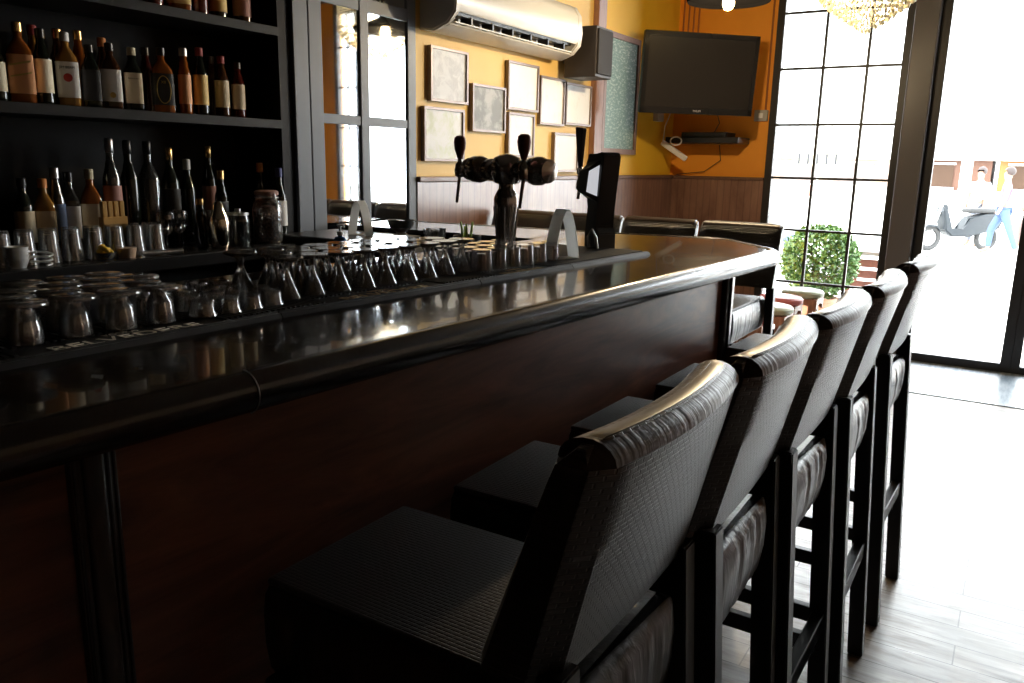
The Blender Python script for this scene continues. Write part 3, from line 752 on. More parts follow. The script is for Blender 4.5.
b = NB(); hexa(b, [(0.0325, -0.030, 0.115), (0.0325, 0.030, 0.130), (0.031, 0.030, 0.130), (0.031, -0.030, 0.115)], [(0.0325, -0.030, 0.121), (0.0325, 0.030, 0.136), (0.031, 0.030, 0.136), (0.031, -0.030, 0.121)])
hexa(b, [(0.0325, -0.030, 0.080), (0.0325, 0.030, 0.095), (0.031, 0.030, 0.095), (0.031, -0.030, 0.080)], [(0.0325, -0.030, 0.085), (0.0325, 0.030, 0.100), (0.031, 0.030, 0.100), (0.031, -0.030, 0.085)])
mark(roots[1], 0, 0, b, M_goldink, 'slanted_gold_band')
# top shelf: only the feet of the bottles show
GT = 'bottles on the top shelf'
for k, (y, r, g, lab, ds) in enumerate([(1.80, .034, 'clear', None, 'clear bottle on the top shelf, leftmost visible'), (1.89, .034, 'clear', None, 'second clear bottle from left on the top shelf'),
        (1.985, .036, 'red', None, 'red tinted bottle on the top shelf'), (2.095, .042, 'amber', 'yellow', 'amber bottle with glowing yellow label on the top shelf'),
        (2.19, .030, 'red', None, 'slim red bottle right of the yellow label on the top shelf'), (2.275, .034, 'dark', 'yellow', 'dark bottle with yellow band, second from right, top shelf'),
        (2.395, .036, 'brown', 'pink', 'rightmost bottle with pinkish label on the top shelf')]):
    make_bottle(XB, y, 2.034, .28, r, g, lab, 'black', ds, GT, k == 3, (0.10, 0.55), rot=-28)
# counter bottles
GC = 'bottles standing on the back counter'
zc = 1.1505
cnt = [(1.461, 0.265, 0.030, 'dark', 'tan', 'black', 'dark bottle with gold label at the left end of the counter group', 0),
       (1.530, 0.262, 0.033, 'gold', 'tan', 'orange', 'squat golden bottle with beige label and tan cap on the counter', 1),
       (1.575, 0.300, 0.026, 'clear', 'blue', 'silver', 'blue labelled bottle with silver top behind the squat golden bottle', 0),
       (1.622, 0.285, 0.030, 'clear', 'white', 'black', 'clear gin bottle with white label on the back counter', 1),
       (1.700, 0.295, 0.035, 'amber', 'tan', 'cream', 'amber bottle with cream cap left of the tall clear bottle', 1),
       (1.786, 0.405, 0.031, 'clear', 'pink', 'silver', 'tallest clear bottle with silver cap on the back counter', 0),
       (1.857, 0.400, 0.032, 'dark', None, 'black', 'dark bottle right of the tallest clear bottle', 0),
       (1.939, 0.400, 0.040, 'clear', None, 'black', 'wide shadowed clear bottle at mid counter', 0),
       (2.032, 0.378, 0.034, 'dark', 'black', 'gold', 'dark bottle with gold cap on the back counter', 0)]
for y, h, r, g, lab, cap, ds, sq in cnt: make_bottle(-2.88, y, zc, h, r, g, lab, cap, ds, GC, bool(sq), rot=-28)
for x, y, h, r, g, lab, cap, ds in [(-2.90, 2.125, .335, .030, 'dark', None, 'white', 'dark bottle with white cap behind the shaker'),
        (-2.92, 2.245, .390, .028, 'dark', 'pink', 'gold', 'tall dark bottle with glinting gold top near the cabinet side'),
        (-2.74, 2.16, .295, .026, 'dark', 'silver', 'gold', 'short gold topped bottle beside the jar'),
        (-2.66, 1.995, .190, .022, 'dark', None, 'gold', 'small bottle with bright gold cap left of the jar')]:
    make_bottle(x, y, zc, h, r, g, lab, cap, ds, GC, rot=-28)
make_bottle(-2.72, 2.445, zc, .305, .029, 'dark', 'white', 'blue', 'dark wine bottle with white label and blue foil right of the big jar', GC, lz=(0.2, 0.55), sh=0.62, rot=-28)
make_bottle(-2.86, 2.465, zc, .325, .026, 'dark', None, 'orange', 'dark bottle with orange cap behind the big jar', GC, rot=-28)

# swing top jar of red brown nuts
j = empty('storage_jar', (-2.665, 2.325, zc), 'large clip top glass jar of reddish nuts on the back counter', 'jar')
obj('jar_glass', lathe(NB(), [(0.055, 0), (0.060, 0.01), (0.061, 0.14), (0.055, 0.165), (0.044, 0.178), (0.044, 0.195)], 28), M_glass, j, True)
M_nut = mat('red_brown_nuts', (0.42, 0.14, 0.08), 0.5)
def _():
    m = M_nut; n, l, b = nodes(m); v = n.new('ShaderNodeTexVoronoi'); v.inputs['Scale'].default_value = 90
    l.new(coords(m), v.inputs['Vector']); l.new(ramp(m, v.outputs['Distance'], [(0.0, (0.60, 0.26, 0.16)), (0.7, (0.16, 0.05, 0.03))]), b.inputs['Base Color'])
    bump(m, v.outputs['Distance'], 0.8, 0.006)
_()
o = obj('nuts', lathe(NB(), [(0.050, 0.006), (0.057, 0.02), (0.057, 0.13), (0.045, 0.145), (0.02, 0.152)], 24), M_nut, j, True); o['kind'] = 'stuff'
obj('jar_lid', lathe(NB(), [(0.046, 0.195), (0.049, 0.199), (0.049, 0.210), (0.040, 0.215), (0.004, 0.216)], 28), mat('jar_lid_pink', (0.50, 0.30, 0.25), 0.35), j, True)
b = NB(); tube(b, [(0.048 * math.cos(t), 0.048 * math.sin(t), 0.186) for t in [2 * PI * k / 24 for k in range(25)]], 0.002, 6); tube(b, [(0.05, 0.0, 0.186), (0.062, 0.0, 0.165), (0.064, 0, 0.14), (0.052, 0, 0.19), (0.05, 0, 0.205)], 0.002, 6)
obj('wire_clip', b, M_steel, j, True)
# second glass jar with lid, dark tins
j2 = empty('ribbed_canister', (-2.665, 2.175, zc), 'ribbed clear glass canister left of the nut jar', 'jar')
obj('canister_glass', lathe(NB(), [(0.042, 0)] + [(0.044 + 0.003 * (k % 2), 0.01 + k * 0.012) for k in range(9)] + [(0.040, 0.12)], 24), M_glassd, j2, True)
obj('canister_lid', lathe(NB(), [(0.043, 0.12), (0.043, 0.13), (0.012, 0.134), (0.012, 0.145)], 20), M_steel, j2, True)
# cocktail shaker with warm glint
o = obj('cocktail_shaker', lathe(NB(), [(0.030, 0), (0.036, 0.02), (0.040, 0.10), (0.034, 0.125), (0.022, 0.15), (0.018, 0.172), (0.010, 0.180)], 24), mat('shaker_steel', (0.7, 0.62, 0.5), 0.15, 1.0), None, True); o.location = (-2.61, 2.04, zc)
tag(o, 'steel cocktail shaker on the back counter left of the canister', 'cocktail shaker')

# upturned pint glasses on the back counter
def pint(): return gl([(0.001, 0.105), (0.024, 0.105), (0.027, 0.102), (0.030, 0.05), (0.036, 0.0), (0.034, 0.0), (0.028, 0.05), (0.024, 0.09), (0.001, 0.092)], 20)
p0 = None
for r_ in range(2):
    for k in range(8):
        if p0 is None: p0 = obj('pint_glass', pint(), M_glass, None, True); o = p0
        else: o = p0.copy(); COL.objects.link(o)
        o.location = (-2.665 - r_ * 0.074 - random.uniform(0, .01), 1.27 + k * 0.076 + r_ * 0.035, zc); o.rotation_euler = (0, 0, k)
        tag(o, 'upturned pint glass on the back counter, %s from left in the %s row' % (ORD[k], ROWN[r_] if r_ == 0 else 'rear'), 'glass', 'pint glasses on the back counter')
# big dark goblets further back right
for k, (x, y) in enumerate([(-2.74, 1.90), (-2.78, 1.985), (-2.73, 2.075)]):
    o = obj('wine_goblet', gl([(0.001, 0.0), (0.03, 0.0), (0.03, 0.003), (0.005, 0.007), (0.004, 0.05), (0.02, 0.06), (0.036, 0.09), (0.034, 0.13), (0.030, 0.14)], 20), M_glassd, None, True); o.location = (x, y, zc)
    tag(o, 'large clear goblet in shadow on the counter, %s from left' % ORD[k], 'glass', 'goblets on the back counter')

# bowl of lemons, pink tub, tray and small jug of stirrers
bw = empty('lemon_bowl', (-2.60, 1.567, zc), 'small clear bowl heaped with lemon wedges on the back counter edge', 'bowl')
obj('bowl_glass', lathe(NB(), [(0.018, 0), (0.022, 0.004), (0.034, 0.022), (0.036, 0.026), (0.033, 0.024), (0.02, 0.008), (0.002, 0.006)], 20, cap=False), M_glass, bw, True)
b = NB()
M_lemon = mat('lemon_yellow', (0.85, 0.55, 0.05), 0.4)
for k in range(7):
    a = k * 2.4; rr = 0.015 if k else 0
    o = obj('lemon_wedge', NB() if False else (lambda q: (bmesh.ops.create_icosphere(q, subdivisions=2, radius=0.013, matrix=Matrix.Translation((0, 0, 0)) @ Matrix.Diagonal((1, 1.5, 0.7, 1))), q)[1])(NB()), M_lemon, None, True)
    o.location = (-2.60 + rr * math.cos(a), 1.567 + rr * math.sin(a), zc + 0.018 + 0.010 * (k % 3)); o.rotation_euler = (a, a * 0.5, a)
    tag(o, ['bottom centre lemon wedge in the small clear bowl', 'lemon wedge on the left side of the small bowl', 'lemon wedge at the rear of the small bowl', 'lemon wedge at the front right of the small bowl', 'lemon wedge at the front left of the small bowl', 'lemon wedge at the right rear of the small bowl', 'lemon wedge on the near right of the small bowl heap'][k], 'lemon wedge', 'lemon wedges in the bowl')
o = obj('pink_tub', lathe(NB(), [(0.026, 0), (0.032, 0.03), (0.033, 0.034), (0.004, 0.034)], 24), mat('pale_pink_plastic', (0.55, 0.38, 0.26), 0.5), None, True); o.location = (-2.605, 1.648, zc)
tag(o, 'low pale pink tub right of the lemon bowl', 'tub')
b = NB(); tube(b, [(-2.60, 1.700, zc + 0.010), (-2.575, 1.845, zc + 0.010)], 0.009, 12)
o = obj('rolling_tube', b, M_steel, None, True); tag(o, 'silver tube lying on the back counter edge', 'tube')
b = NB()
for k in range(4): box(b, (-2.775, 1.665 + k * 0.022, zc + 0.125), (-2.755, 1.683 + k * 0.022, zc + 0.185), 0.003)
box(b, (-2.780, 1.660, zc), (-2.750, 1.755, zc + 0.13), 0.003)
b2 = b; o = obj('stirrer_box', b2, mat('yellow_carton', (0.50, 0.27, 0.05), 0.5)); tag(o, 'yellow brown carton with four upright tabs among the bottles', 'carton')
# white cups and cable at the far left
def cup_bm():
    b = lathe(NB(), [(0.020, 0), (0.032, 0.028), (0.033, 0.030), (0.030, 0.029), (0.018, 0.004), (0.002, 0.004)], 22, cap=False); return b
c0 = obj('white_saucer', cup_bm(), M_white, None, True); 
for k in range(4):
    o = c0 if k == 0 else c0.copy()
    if k: COL.objects.link(o)
    o.location = (-2.60, 1.285, zc + k * 0.012)
    tag(o, 'white dish at the left picture edge, %s' % ['lowest of the stack', 'second from the bottom of the stack', 'third from the bottom of the stack', 'topmost of the stack'][k], 'dish', 'stacked white dishes')
b = NB(); tube(b, [(-2.60 + 0.03 * math.cos(t * 0.5) * (1 + 0.02 * t), 1.355 + 0.028 * math.sin(t * 0.5), zc + 0.004 + 0.0012 * t) for t in range(34)], 0.003, 7)
o = obj('white_cable', b, M_white, None, True); tag(o, 'coiled white cable beside the white dishes', 'cable')
o = obj('sugar_pot', lathe(NB(), [(0.022, 0), (0.028, 0.02), (0.022, 0.04), (0.008, 0.05), (0.002, 0.056)], 20), M_white, None, True); o.location = (-2.665, 1.20, zc + 0); tag(o, 'small round white pot behind the white dishes', 'pot')

# soap bottle, nut bowl, jug, lime sticks, spoon rest
z1 = 1.0
sp = empty('soap_bottle', (-2.22, 2.29, 1.141), 'blue liquid soap bottle with white pump below the mirror', 'soap bottle')
b = NB(); box(b, (-2.32, 2.20, 0), (-2.15, 2.37, 1.14), 0.004); o = obj('waste_bin_column', b, M_black); tag(o, 'narrow black stand carrying the blue soap bottle', 'stand')
obj('bottle_body', lathe(NB(), [(0.026, 0), (0.029, 0.005), (0.029, 0.05), (0.022, 0.062), (0.010, 0.066), (0.010, 0.072)], 22, sy=0.75), mat('blue_soap', (0.03, 0.16, 0.42), 0.15, trans=0.3), sp, True)
b = lathe(NB(), [(0.012, 0.070), (0.012, 0.084), (0.005, 0.086), (0.005, 0.104), (0.010, 0.105), (0.010, 0.112)], 16); tube(b, [(0, 0, 0.108), (0.028, -0.01, 0.108), (0.034, -0.012, 0.102)], 0.004, 8)
obj('pump', b, M_white, sp, True)
nb = empty('nut_bowl', (-2.262, 2.705, 1.181), 'clear footed glass bowl of nuts on the black box', 'bowl'); nb.scale = (1.35, 1.35, 1.15)
obj('bowl_glass', lathe(NB(), [(0.022, 0), (0.024, 0.003), (0.014, 0.010), (0.036, 0.030), (0.044, 0.055), (0.045, 0.058), (0.042, 0.056), (0.034, 0.032), (0.002, 0.016)], 24, cap=False), M_glass, nb, True)
o = obj('nuts', lathe(NB(), [(0.012, 0.018), (0.032, 0.032), (0.037, 0.044), (0.02, 0.050), (0.002, 0.052)], 20), M_nut, nb, True); o['kind'] = 'stuff'
b = NB(); box(b, (-2.18, 2.42, 0), (-1.70, 2.775, 1.14), 0.004); o = obj('ice_well', b, M_black); tag(o, 'black ice well cabinet inside the bar corner', 'cabinet')
o = obj('water_jug', lathe(NB(), [(0.030, 0), (0.034, 0.004), (0.046, 0.085), (0.048, 0.090), (0.045, 0.088), (0.032, 0.008), (0.002, 0.006)], 24, cap=False), M_glass, None, True); o.location = (-2.0, 2.60, 1.141); tag(o, 'open clear glass bowl with ribs below the nut bowl', 'glass bowl')
hb = empty('garnish_pot', (-1.86, 2.63, 1.141), 'black pot holding green stalks behind the glasses', 'garnish pot')
obj('pot', lathe(NB(), [(0.045, 0), (0.055, 0.05), (0.056, 0.07), (0.050, 0.068), (0.002, 0.02)], 22), M_plastic, hb, True)
M_green = mat('celery_green', (0.45, 0.60, 0.12), 0.5)
for k in range(5):
    a = k * 1.3; b = NB(); tube(b, [(0.012 * math.cos(a), 0.012 * math.sin(a), 0.03), (0.026 * math.cos(a), 0.026 * math.sin(a), 0.125 - 0.01 * (k % 3))], [0.006, 0.004], 6); obj('stalk', b, M_green, hb, True)
b = NB(); tube(b, [(-1.74 + 0.011 * math.cos(t), 2.68, 1.230 + 0.014 * math.sin(t)) for t in [2 * PI * k / 16 for k in range(17)]], 0.004, 6); tube(b, [(-1.735, 2.68, 1.217), (-1.715, 2.665, 1.142)], [0.006, 0.010], 8)
o = obj('bottle_opener', b, M_white, None, True); tag(o, 'white ring handled opener standing left of the tower foot', 'bottle opener')

# ------------------------------------------------------------------ wall things, left wall
def picture(y0, y1, ztop, zbot, label, art, dz=0.0):
    r = empty('framed_certificate', (XL, (y0 + y1) / 2, zbot), label, 'picture', 'framed pictures on the amber wall')
    def P(n, bm, m): o = obj(n, bm, m, r); o.matrix_parent_inverse = Matrix.Translation(-r.location); return o
    t = 0.014; x1 = XL + 0.028; b = NB()
    box(b, (XL + 0.001, y0, zbot), (x1, y0 + t, ztop)); box(b, (XL + 0.001, y1 - t, zbot), (x1, y1, ztop))
    box(b, (XL + 0.001, y0 + t, ztop - t), (x1, y1 - t, ztop)); box(b, (XL + 0.001, y0 + t, zbot), (x1, y1 - t, zbot + t))
    P('picture_frame', b, M_silver)
    P('picture_print', BX((XL + 0.001, y0 + t, zbot + t), (XL + 0.018, y1 - t, ztop - t)), art)
def print_mat(name, base, dark, scale, amt):
    m = mat(name, base, 0.45, spec=0.3); f = noise(m, coords(m, (1, 1, 1)), scale, 6, 0.7, 0.5)
    m.node_tree.links.new(ramp(m, f, [(amt, dark), (amt + 0.14, base)]), nodes(m)[2].inputs['Base Color']); return m
A1 = print_mat('faint_photo_print', (0.74, 0.75, 0.77), (0.58, 0.59, 0.62), 12, 0.42)
A2 = print_mat('grey_photo_print', (0.48, 0.48, 0.48), (0.26, 0.27, 0.27), 11, 0.46)
A3 = print_mat('white_document_print', (0.92, 0.92, 0.92), (0.82, 0.81, 0.80), 14, 0.30)
A4 = print_mat('pale_landscape_print', (0.84, 0.85, 0.85), (0.70, 0.74, 0.60), 7, 0.40)
picture(3.506, 3.845, 2.087, 1.808, 'framed pale print, top left of the wall group below the air conditioner', A1)
picture(3.450, 3.812, 1.778, 1.497, 'framed pale green print, lower left of the wall group beside the mirror', A4)
picture(3.890, 4.238, 1.931, 1.668, 'framed grey photograph, second column of the wall group', A2)
picture(4.262, 4.625, 2.095, 1.812, 'framed white document, tall one in the third column top', A3)
picture(4.650, 4.975, 2.045, 1.742, 'framed white document in the fourth column top', A3)
picture(4.995, 5.375, 2.035, 1.758, 'framed white document beside the wooden batten, top right of the group', A3)
picture(4.275, 4.585, 1.796, 1.530, 'framed white document low behind the beer tower', A3)
picture(4.850, 5.200, 1.700, 1.440, 'framed white document lowest right, above the wainscot', A3)
# blackboard
r = empty('chalkboard', (XL, 5.86, 1.57), 'green chalkboard with brown frame covered in chalk writing', 'chalkboard')
def P(n, bm, m): o = obj(n, bm, m, r); o.matrix_parent_inverse = Matrix.Translation(-r.location); return o
M_bfr = wood('board_frame_wood', (0.16, 0.08, 0.05), (0.28, 0.15, 0.10), 10, 0.35, 0.1)
b = NB(); y0, y1, z0_, z1_ = 5.56, 6.19, 1.575, 2.45; t = 0.04
box(b, (XL + .001, y0, z0_), (XL + .03, y0 + t, z1_)); box(b, (XL + .001, y1 - t, z0_), (XL + .03, y1, z1_)); box(b, (XL + .001, y0 + t, z0_), (XL + .03, y1 - t, z0_ + t)); box(b, (XL + .001, y0 + t, z1_ - t), (XL + .03, y1 - t, z1_))
P('board_frame', b, M_bfr)
M_board = mat('green_board', (0.20, 0.33, 0.27), 0.45)
def _():
    m = M_board; f = noise(m, coords(m, (1, 9, 26)), 3.0, 5, 0.75, 0.3); l = m.node_tree.links
    l.new(ramp(m, f, [(0.52, (0.15, 0.26, 0.21)), (0.60, (0.46, 0.56, 0.50))]), nodes(m)[2].inputs['Base Color'])
_()
P('board_surface', BX((XL + .001, y0 + t, z0_ + t), (XL + .018, y1 - t, z1_ - t)), M_board)
# air conditioner
ac = empty('air_conditioner', (XL, 4.15, 2.15), 'white wall mounted split air conditioner above the framed pictures', 'air conditioner')
def P(n, bm, m, s=False): o = obj(n, bm, m, ac, s); o.matrix_parent_inverse = Matrix.Translation(-ac.location); return o
ya, yb = 3.44, 4.80
prof = [(XL, 2.155), (XL + 0.09, 2.145), (XL + 0.178, 2.172), (XL + 0.172, 2.182), (XL + 0.105, 2.195), (XL + 0.115, 2.262), (XL + 0.218, 2.232), (XL + 0.230, 2.248), (XL + 0.236, 2.30), (XL + 0.225, 2.40), (XL + 0.19, 2.455), (XL + 0.14, 2.475), (XL, 2.478)]
M_acw = mat('ac_white_plastic', (0.62, 0.60, 0.55), 0.28)
b = extr(NB(), prof, ya + 0.03, yb - 0.03); P('ac_body', b, M_acw, True)
cap_prof = [(XL, 2.155), (XL + 0.09, 2.143), (XL + 0.18, 2.175), (XL + 0.228, 2.225), (XL + 0.238, 2.30), (XL + 0.227, 2.402), (XL + 0.19, 2.457), (XL + 0.14, 2.477), (XL, 2.480)]
for q0, q1 in ((ya, ya + 0.04), (yb - 0.06, yb)): 
    b = extr(NB(), cap_prof, q0, q1); bmesh.ops.bevel(b, geom=[e for e in b.edges if abs(e.verts[0].co.y - e.verts[1].co.y) < 1e-5], offset=0.008, segments=3, affect='EDGES')
    P('ac_end_cap', b, M_acw, True)
b = NB(); extr(b, [(XL + 0.10, 2.225), (XL + 0.185, 2.222), (XL + 0.190, 2.238), (XL + 0.11, 2.255)], ya + 0.045, yb - 0.065); P('air_slot', b, M_plastic)
b = NB(); extr(b, [(XL + 0.150, 2.190), (XL + 0.196, 2.182), (XL + 0.197, 2.187), (XL + 0.150, 2.198)], ya + 0.05, yb - 0.07); P('louver_blade', b, M_white)
for k in range(6):
    y = ya + 0.2 + k * 0.2; P('louver_fin', BX((XL + 0.12, y - 0.006, 2.190), (XL + 0.192, y + 0.006, 2.226)), M_plastic)
# loudspeaker
sk = empty('loudspeaker', (XL, 5.0, 2.05), 'black box loudspeaker mounted on the wall right of the air conditioner', 'loudspeaker')
def P(n, bm, m, s=False): o = obj(n, bm, m, sk, s); o.matrix_parent_inverse = Matrix.Translation(-sk.location); return o
P('speaker_cabinet', BX((XL + 0.055, 4.895, 2.05), (XL + 0.285, 5.135, 2.365), 0.006), mat('speaker_black_vinyl', (0.035, 0.030, 0.028), 0.5))
P('speaker_grille', BX((XL + 0.285, 4.91, 2.07), (XL + 0.297, 5.12, 2.35), 0.004), mat('speaker_grille_cloth', (0.02, 0.018, 0.018), 0.8))
P('wall_bracket', BX((XL, 4.98, 2.15), (XL + 0.06, 5.05, 2.25), 0.004), M_steel)

# ------------------------------------------------------------------ TV corner
tvc = Vector((-2.164, 6.039, 2.163)); yaw = R(46.1); tilt = R(4.7)
tv = bpy.data.objects.new('television', None); COL.objects.link(tv); tv.location = tvc; tag(tv, 'black flat television on a bracket in the orange corner', 'television')
rr = Vector((math.cos(yaw), math.sin(yaw), 0)); nn_ = Vector((math.sin(yaw) * math.cos(tilt), -math.cos(yaw) * math.cos(tilt), -math.sin(tilt))); uu = nn_.cross(rr)
tv.matrix_world = Matrix((rr, -nn_, uu)).transposed().to_4x4(); tv.location = tvc
b = NB(); box(b, (-0.46, 0.0, -0.2875), (0.46, 0.045, 0.2875), 0.012, 3); obj('tv_housing', b, M_plastic, tv, True)
b = NB()
for a0, a1 in (((-0.46, -0.004, 0.250), (0.46, 0.004, 0.2875)), ((-0.46, -0.004, -0.2875), (0.46, 0.004, -0.240)), ((-0.46, -0.004, -0.2875), (-0.425, 0.004, 0.2875)), ((0.425, -0.004, -0.2875), (0.46, 0.004, 0.2875))): box(b, a0, a1, 0.002)
obj('tv_bezel', b, mat('tv_gloss_bezel', (0.012, 0.012, 0.012), 0.1), tv)
obj('tv_screen', BX((-0.425, -0.001, -0.24), (0.425, 0.003, 0.25)), mat('tv_screen', (0.02, 0.018, 0.016), 0.22), tv)
obj('tv_lettering', text_bm('PHILIPS', 0.020, basis(Vector((0.0, -0.0045, -0.264)), (1, 0, 0), (0, 0, 1))), mat('tv_badge_silver', (0.6, 0.6, 0.6), 0.3), tv)
b = NB(); box(b, (-0.16, 0.045, -0.15), (0.16, 0.09, 0.15), 0.01); obj('tv_back_box', b, M_plastic, tv)
b = NB(); p1 = tvc - nn_ * 0.09; p2 = Vector((XL + 0.10, 6.72, 2.16)); tube(b, [tvc - nn_ * 0.08, p2], 0.02, 8); box(b, (XL, 6.64, 2.06), (XL + 0.12, 6.80, 2.26), 0.004)
br = obj('bracket_arm', b, M_steel); br.parent = tv; br.matrix_parent_inverse = tv.matrix_world.inverted() if False else Matrix.Identity(4)
bpy.context.view_layer.update(); br.matrix_parent_inverse = tv.matrix_world.inverted()
# small glass shelf with media player
ms = empty('media_shelf', (-2.34, 6.9, 1.69), 'small black wall shelf under the television', 'shelf')
def P(n, bm, m, par, s=False): o = obj(n, bm, m, par, s); o.matrix_parent_inverse = Matrix.Translation(-par.location); return o
P('shelf_board', BX((-2.68, 6.72, 1.685), (-2.05, YW, 1.735), 0.004), M_plastic, ms)
o = obj('media_player', BX((-2.55, 6.75, 1.736), (-2.16, 7.0, 1.776), 0.004), M_plastic); tag(o, 'flat black media player on the small wall shelf', 'media player')
b = NB(); tube(b, [(-2.35, 7.0, 1.78), (-2.3, 6.98, 1.86), (-2.32, 6.95, 1.95)], 0.004, 6); tube(b, [(-2.3, 7.02, 1.68), (-2.28, 7.02, 1.55), (-2.42, 7.02, 1.45), (-2.6, 7.01, 1.43), (-2.66, 6.98, 1.42)], 0.0035, 6)
o = obj('black_cable', b, M_plastic, None, True); tag(o, 'thin black cable looping down the orange wall below the shelf', 'cable')
b = NB()
for k in range(4): tube(b, [(-2.70 + k * 0.045, 7.035, 2.6), (-2.695 + k * 0.045, 7.035, 3.19)], 0.007, 6)
o = obj('cable_bundle', b, mat('orange_painted_cable', (0.35, 0.10, 0.015), 0.5), None, True); tag(o, 'group of vertical cables in the corner above the television', 'cables')
ps = empty('power_strip', (-2.66, 6.67, 1.62), 'white power strip hanging at an angle by its cord in the corner', 'power strip')
b = NB(); box(b, (-0.13, -0.02, -0.022), (0.13, 0.02, 0.022), 0.006)
bmesh.ops.rotate(b, verts=b.verts[:], cent=(0, 0, 0), matrix=Matrix.Rotation(R(32), 3, 'Y'))
bmesh.ops.translate(b, verts=b.verts[:], vec=(0.0, 0.0, 0.0))
obj('strip_body', b, M_white, ps, False, (0.085, 0, 0.0))
b = NB(); tube(b, [(0.10 + 0.05 * math.cos(t), -0.01, 0.08 + 0.035 * math.sin(t)) for t in [k * 0.5 for k in range(18)]], 0.006, 6); tube(b, [(-0.02, 0, 0.07), (-0.03, 0.05, 0.2), (0.0, 0.1, 0.33)], 0.005, 6)
obj('white_cord', b, M_white, ps, True)
b = NB(); tube(b, [(-1.935, 7.04, 1.96), (-1.935, 7.04, 3.19)], 0.008, 8)
o = obj('wall_conduit', b, MATS['orange_painted_cable'], None, True); tag(o, 'thin vertical conduit running up the orange wall from the switch box', 'conduit')
sw = empty('wall_switch', (-1.965, YW, 1.92), 'pale grey switch box on the orange wall beside the window frame', 'switch')
obj('switch_box', BX((-0.055, -0.035, -0.045), (0.055, 0, 0.045), 0.004), mat('pale_grey_plastic', (0.45, 0.42, 0.36), 0.45), sw)
obj('switch_rocker', BX((-0.02, -0.040, -0.02), (0.02, -0.034, 0.02), 0.002), M_white, sw)
sb = obj('small_grey_box', BX((XL, 6.58, 1.86), (XL + 0.05, 6.70, 1.98), 0.004), MATS['pale_grey_plastic']); tag(sb, 'small grey junction box on the yellow wall below the television', 'junction box')

# ------------------------------------------------------------------ lamps
M_bulb = mat('warm_bulb', (1, 0.85, 0.6), 0.3, emit=(1.0, 0.72, 0.36), estr=14.0)
pl = empty('pendant_lamp', (-1.515, 4.6, 3.24), 'black dish pendant lamp with bare bulb near the television', 'pendant lamp')
obj('lamp_shade', lathe(NB(), [(0.222, -0.862), (0.226, -0.850), (0.222, -0.838), (0.12, -0.800), (0.05, -0.770), (0.03, -0.73), (0.028, -0.738), (0.045, -0.778), (0.115, -0.808), (0.21, -0.845)], 36, cap=False), mat('lamp_shade_black', (0.0015, 0.0014, 0.0014), 0.8, spec=0.0), pl, True)
obj('lamp_socket', lathe(NB(), [(0.022, -0.83), (0.022, -0.74), (0.006, -0.73)], 16), M_plastic, pl, True)
obj('light_bulb', lathe(NB(), [(0.004, -0.906), (0.020, -0.900), (0.032, -0.880), (0.032, -0.860), (0.020, -0.825), (0.014, -0.81)], 20), M_bulb, pl, True)
obj('hanging_cord', tube(NB(), [(0, 0, -0.74), (0, 0, -0.04)], 0.004, 6), M_plastic, pl)
pt = bpy.data.lights.new('pendant_glow', 'POINT'); pt.energy = 25; pt.color = (1.0, 0.76, 0.46); pt.shadow_soft_size = 0.03
po = bpy.data.objects.new('pendant_glow', pt); COL.objects.link(po); po.parent = pl; po.location = (0, 0, -0.945)

ch = empty('chandelier', (-0.90, 5.2, 3.2), 'golden crystal bead chandelier hanging before the window', 'chandelier')
M_crystal = mat('gold_crystal', (1.0, 0.90, 0.62), 0.35, trans=0.3, spec=0.6, ior=1.15)
def crystal_bm():
    b = NB(); rng = random.Random(5)
    tiers = [(0.30, -0.70), (0.285, -0.725), (0.265, -0.75), (0.24, -0.775), (0.21, -0.80), (0.18, -0.822), (0.15, -0.844), (0.12, -0.866), (0.09, -0.888), (0.055, -0.91), (0.022, -0.932), (0.0, -0.95)]
    for r, z in tiers:
        n = max(1, int(2 * PI * r / 0.017))
        for k in range(n):
            a = 2 * PI * k / n + rng.uniform(-0.05, 0.05); s = rng.uniform(0.006, 0.009)
            bmesh.ops.create_icosphere(b, subdivisions=1, radius=s, matrix=Matrix.Translation((r * math.cos(a), r * math.sin(a), z + rng.uniform(-.006, .006))) @ Matrix.Diagonal((1, 1, 1.6, 1)))
    for k in range(60):
        a = 2 * PI * k / 60
        for q in range(10):
            bmesh.ops.create_icosphere(b, subdivisions=1, radius=0.0065, matrix=Matrix.Translation((0.30 * math.cos(a), 0.30 * math.sin(a), -0.685 + q * 0.02)))
    return b
o = obj('crystal_beads', crystal_bm(), M_crystal, ch); o['kind'] = 'stuff'
b = NB()
for z, r in ((-0.50, 0.30), (-0.70, 0.295)): tube(b, [(r * math.cos(t), r * math.sin(t), z) for t in [2 * PI * k / 40 for k in range(41)]], 0.006, 6)
for k in range(4): a = k * PI / 2; tube(b, [(0.30 * math.cos(a), 0.30 * math.sin(a), -0.50), (0, 0, -0.30)], 0.004, 6)
tube(b, [(0, 0, -0.30), (0, 0, 0)], 0.006, 6)
obj('chandelier_frame', b, mat('gold_metal', (0.8, 0.55, 0.2), 0.25, 1.0), ch, True)
for k in range(3):
    a = k * 2.1; obj('light_bulb', lathe(NB(), [(0.004, -0.66), (0.022, -0.65), (0.026, -0.63), (0.014, -0.60), (0.010, -0.58)], 14, (0.10 * math.cos(a), 0.10 * math.sin(a), 0)), M_bulb, ch, True)

